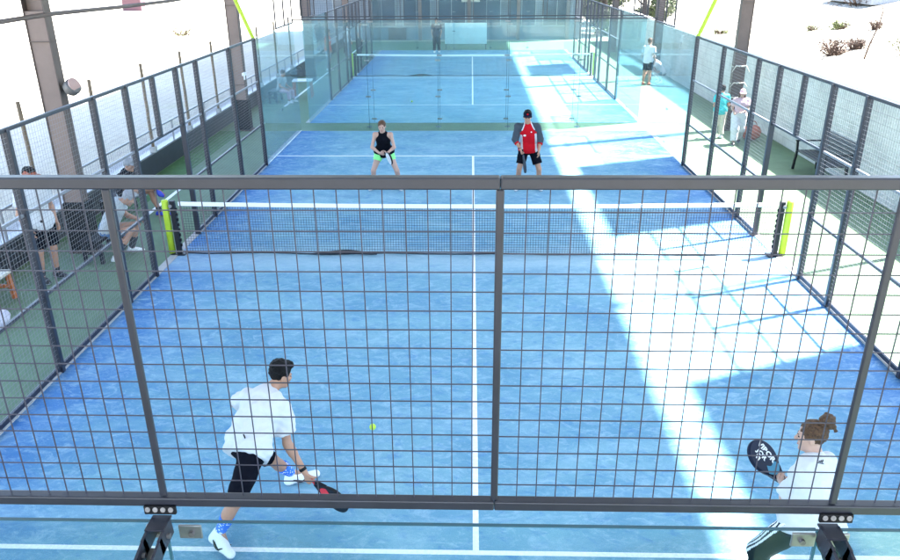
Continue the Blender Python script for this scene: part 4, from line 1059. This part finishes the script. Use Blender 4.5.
bag((7.55, 18.75, 0), (.5, .34, .42), M['redbrown'], M['redbrown'], 'terracotta bag on the green floor beside the girl in white trousers')
bag((8.0, 20.9, 0), (.5, .3, .4), M['bagblack'], M['black'], 'black bag by the right wall behind the child in turquoise')
# white ribbons tied on the right column
for i, z in enumerate((.92, 1.32, 1.78)):
    t = empty('ribbon', (7.45, 20.02, z), f'{ORD[i]} pale ribbon from the bottom tied round the right column', 'ribbon', 'ribbons on the right column')
    MB().tube([(.19*math.cos(a), .15*math.sin(a)+.17, .02*math.sin(3*a)) for a in np.linspace(0, 2*PI, 17)], .014, 6).build('loop', M['cream'], t, True)
    m = MB()
    for s_ in (-1, 1): m.tube([(s_*.02, -.0, 0), (s_*.14, -.05, .03), (s_*.24, -.07, -.04-.05*i)], [.02, .016, .006], 6)
    m.build('tail', M['cream'], t)

# white banner at the far end of court two, boards and facade behind
t = empty('banner', (-.36, 41.6, .25), 'blank white banner standing behind the glass at the far end', 'banner')
MB().bevbox((0, 0, .58), (2.3, .04, 1.1), .01).build('sheet', M['white'], t)
for x in (-1.1, 1.1): MB().bar((x, .04, -.25), (x, .04, 1.15), .04).build('stand', M['slate'], t)
def facade():
    t = empty('building', (0, 47.2, 0), 'grey blue building with wide windows beyond the far court', 'building')
    MB().bbox((-10, 0, -.1), (6.6, 8, 5.6)).build('wall', M['facade'], t)
    MB().bbox((-10.2, -.25, 5.603), (6.8, 8.2, 5.8)).build('roof', M['trim'], t)
    for i, x in enumerate(np.arange(-8.6, 4.6, 2.15)):
        f = MB(); f.bbox((x, -.06, .75), (x+.06, -.002, 2.75)); f.bbox((x+1.7, -.06, .75), (x+1.76, -.002, 2.75)); f.bbox((x+.063, -.06, 2.69), (x+1.697, -.002, 2.75)); f.bbox((x+.063, -.06, .75), (x+1.697, -.002, .81)); f.bbox((x+.85, -.05, .813), (x+.89, -.002, 2.687))
        fr = f.build('window', M['trim'], t); MB().bbox((x+.063, -.03, .813), (x+1.697, -.0045, 2.687)).build('pane', M['window'], fr)
    d = MB().bbox((-5.2, -.08, 0), (-4.1, -.002, .7)).build('vent_panel', M['columndark'], t)
    for x in (-6.2, -3.2, -.2, 2.8, 5.8): MB().bbox((x-.1, -.5, 0), (x+.1, -.3, 5.4)).build('pillar', M['column'], t)
    MB().bevbox((-.1, -.36, 2.45), (1.1, .04, .5), .01).build('sign_board', M['cream'], t)
facade()
# ------------------------------------------------------------------ vegetation and far things outside
def terrain(x, y):
    t = min(max((x-11)/40, 0), 1); return 5.5*t*t*(3-2*t)-.02
def leaf_cloud(centres, n, size, rnd):
    m = MB()
    for _ in range(n):
        c, r_ = rnd.choice(centres); d = nrm(V(*[rnd.gauss(0, 1) for _ in range(3)])); p = np.array(c)+d*r_*(.55+.45*rnd.random()**.5)*V(1, 1, .8)
        a = nrm(V(*[rnd.gauss(0, 1) for _ in range(3)])); b = nrm(np.cross(a, d+.1)); s_ = size*rnd.uniform(.6, 1.3)
        m.faces([p-a*s_, p+b*s_*.45, p+a*s_, p-b*s_*.45], [(0, 1, 2, 3)])
    return m
def tree(x, y, h, r_, label, m, seed):
    rnd = random.Random(seed); t = empty('tree', (x, y, terrain(x, y)), label, 'tree', 'trees beyond the far right corner')
    tr = MB(); tr.tube([(0, 0, -.2), (.05, 0, h*.25), (-.04, .05, h*.5), (.02, 0, h*.75)], [.22, .16, .12, .05], 10); cs = []
    for i in range(13):
        a = rnd.uniform(0, 6.28); z = h*rnd.uniform(.12, .92); q = r_*rnd.uniform(.25, .8)*(1-.35*abs(z/h-.55)*2); c = (math.cos(a)*q, math.sin(a)*q, z); cs.append((c, r_*rnd.uniform(.28, .45)))
        tr.tube([(0, 0, z*.6), (c[0]*.6, c[1]*.6, z*.85), c], [.06, .04, .015], 6)
    tr.build('trunk', M['bark'], t, True); leaf_cloud(cs, 9000, .14, rnd).build('crown', m, t)
tree(8.6, 50.5, 6.5, 2.5, 'dark green tree beyond the far right corner, leftmost of the trees', M['leaf'], 1)
tree(11.9, 54, 6.0, 2.4, 'pale green tree beyond the far right corner, rightmost of the trees', M['leaf2'], 2)
tree(9.8, 59, 7.5, 3.2, 'tall dark tree farthest back at the right corner', M['leaf'], 3)
def shrub(x, y, h, r_, label, m, seed, n=420):
    rnd = random.Random(seed); t = empty('dry_shrub', (x, y, terrain(x, y)), label, 'shrub', 'dry shrubs on the pale slopes')
    tw = MB()
    for _ in range(46):
        a = rnd.uniform(0, 6.28); q = rnd.uniform(.2, 1)*r_; tw.tube([(q*.2*math.cos(a), q*.2*math.sin(a), -.05), (q*.6*math.cos(a), q*.6*math.sin(a), h*.5), (q*math.cos(a), q*math.sin(a), h*rnd.uniform(.6, 1.))], [.02, .013, .004], 4)
    tw.build('twigs', M['dry'], t); leaf_cloud([((rnd.uniform(-.6, .6)*r_, rnd.uniform(-.6, .6)*r_, h*rnd.uniform(.35, .7)), r_*.4) for _ in range(6)], n, .06, rnd).build('foliage', m, t)
for a in ((17.0, 35.5, .9, 1.1, 'brown dry shrub on the right slope, largest of three', M['dry'], 11), (18.2, 36.0, .6, .7, 'low dry shrub just right of the largest brown one', M['dry'], 12),
          (18.9, 32.6, 1.1, 1.3, 'yellow green shrub near the right edge of the slope', M['drygreen'], 13), (20.6, 43.2, .5, .7, 'small greenish tuft higher up the right slope', M['drygreen'], 14),
          (25.1, 50.8, .9, 2.0, 'reddish brown scrub under the blue cover at top right', M['dry'], 15), (-19.5, 51, .5, 1.5, 'brown and yellow tuft on the pale ground at upper left', M['drygreen'], 16)):
    shrub(*a)
for k in range(9):
    rk = random.Random(40+k); shrub(15.5+1.55*k+rk.uniform(-.6, .6), 31+rk.uniform(0, 19), rk.uniform(.3, .6), rk.uniform(.4, .9), f'{ORD[k]} small scrub clump from the left, scattered over the right slope', M['dry'] if k % 3 else M['drygreen'], 60+k, 160)
t = empty('sapling', (17.2, 33.0, terrain(17.2, 33)), 'bare leaning sapling with a hooked tip on the right slope', 'sapling')
MB().tube([(0, 0, -.1), (.15, 0, .7), (.38, 0, 1.5), (.45, 0, 2.1), (.36, 0, 2.3), (.2, 0, 2.25)], [.04, .035, .028, .02, .014, .008], 8).build('stem', M['dry'], t, True)
m = MB()
for k, (z, d) in enumerate(((.7, 1), (1.1, -1), (1.5, 1))): m.tube([(.15+.12*k, 0, z), (.15+.12*k+.45*d, .1, z+.35), (.15+.12*k+.7*d, .1, z+.4)], [.018, .01, .004], 5)
m.build('branch', M['dry'], t)
t = empty('pool_cover', (29.6, 52.2, terrain(27, 49.5)), 'bright blue covered pool on the slope at the top right corner', 'pool')
MB().bevbox((0, 0, .5), (9, 6, 1.1), .1).build('cover', M['bluetarp'], t); MB().bevbox((0, 0, .1), (9.4, 6.4, .5), .05).build('rim', M['concrete'], t)
t = empty('utility_box', (-34, 78, -.02), 'faded pink utility box far off on the pale ground at upper left', 'utility box')
MB().bevbox((0, 0, .62), (1.9, 1.2, 1.2), .04).build('cabinet', M['pinkbox'], t); MB().bevbox((0, 0, 1.25), (2.0, 1.3, .06), .02).build('lid', M['concrete'], t)
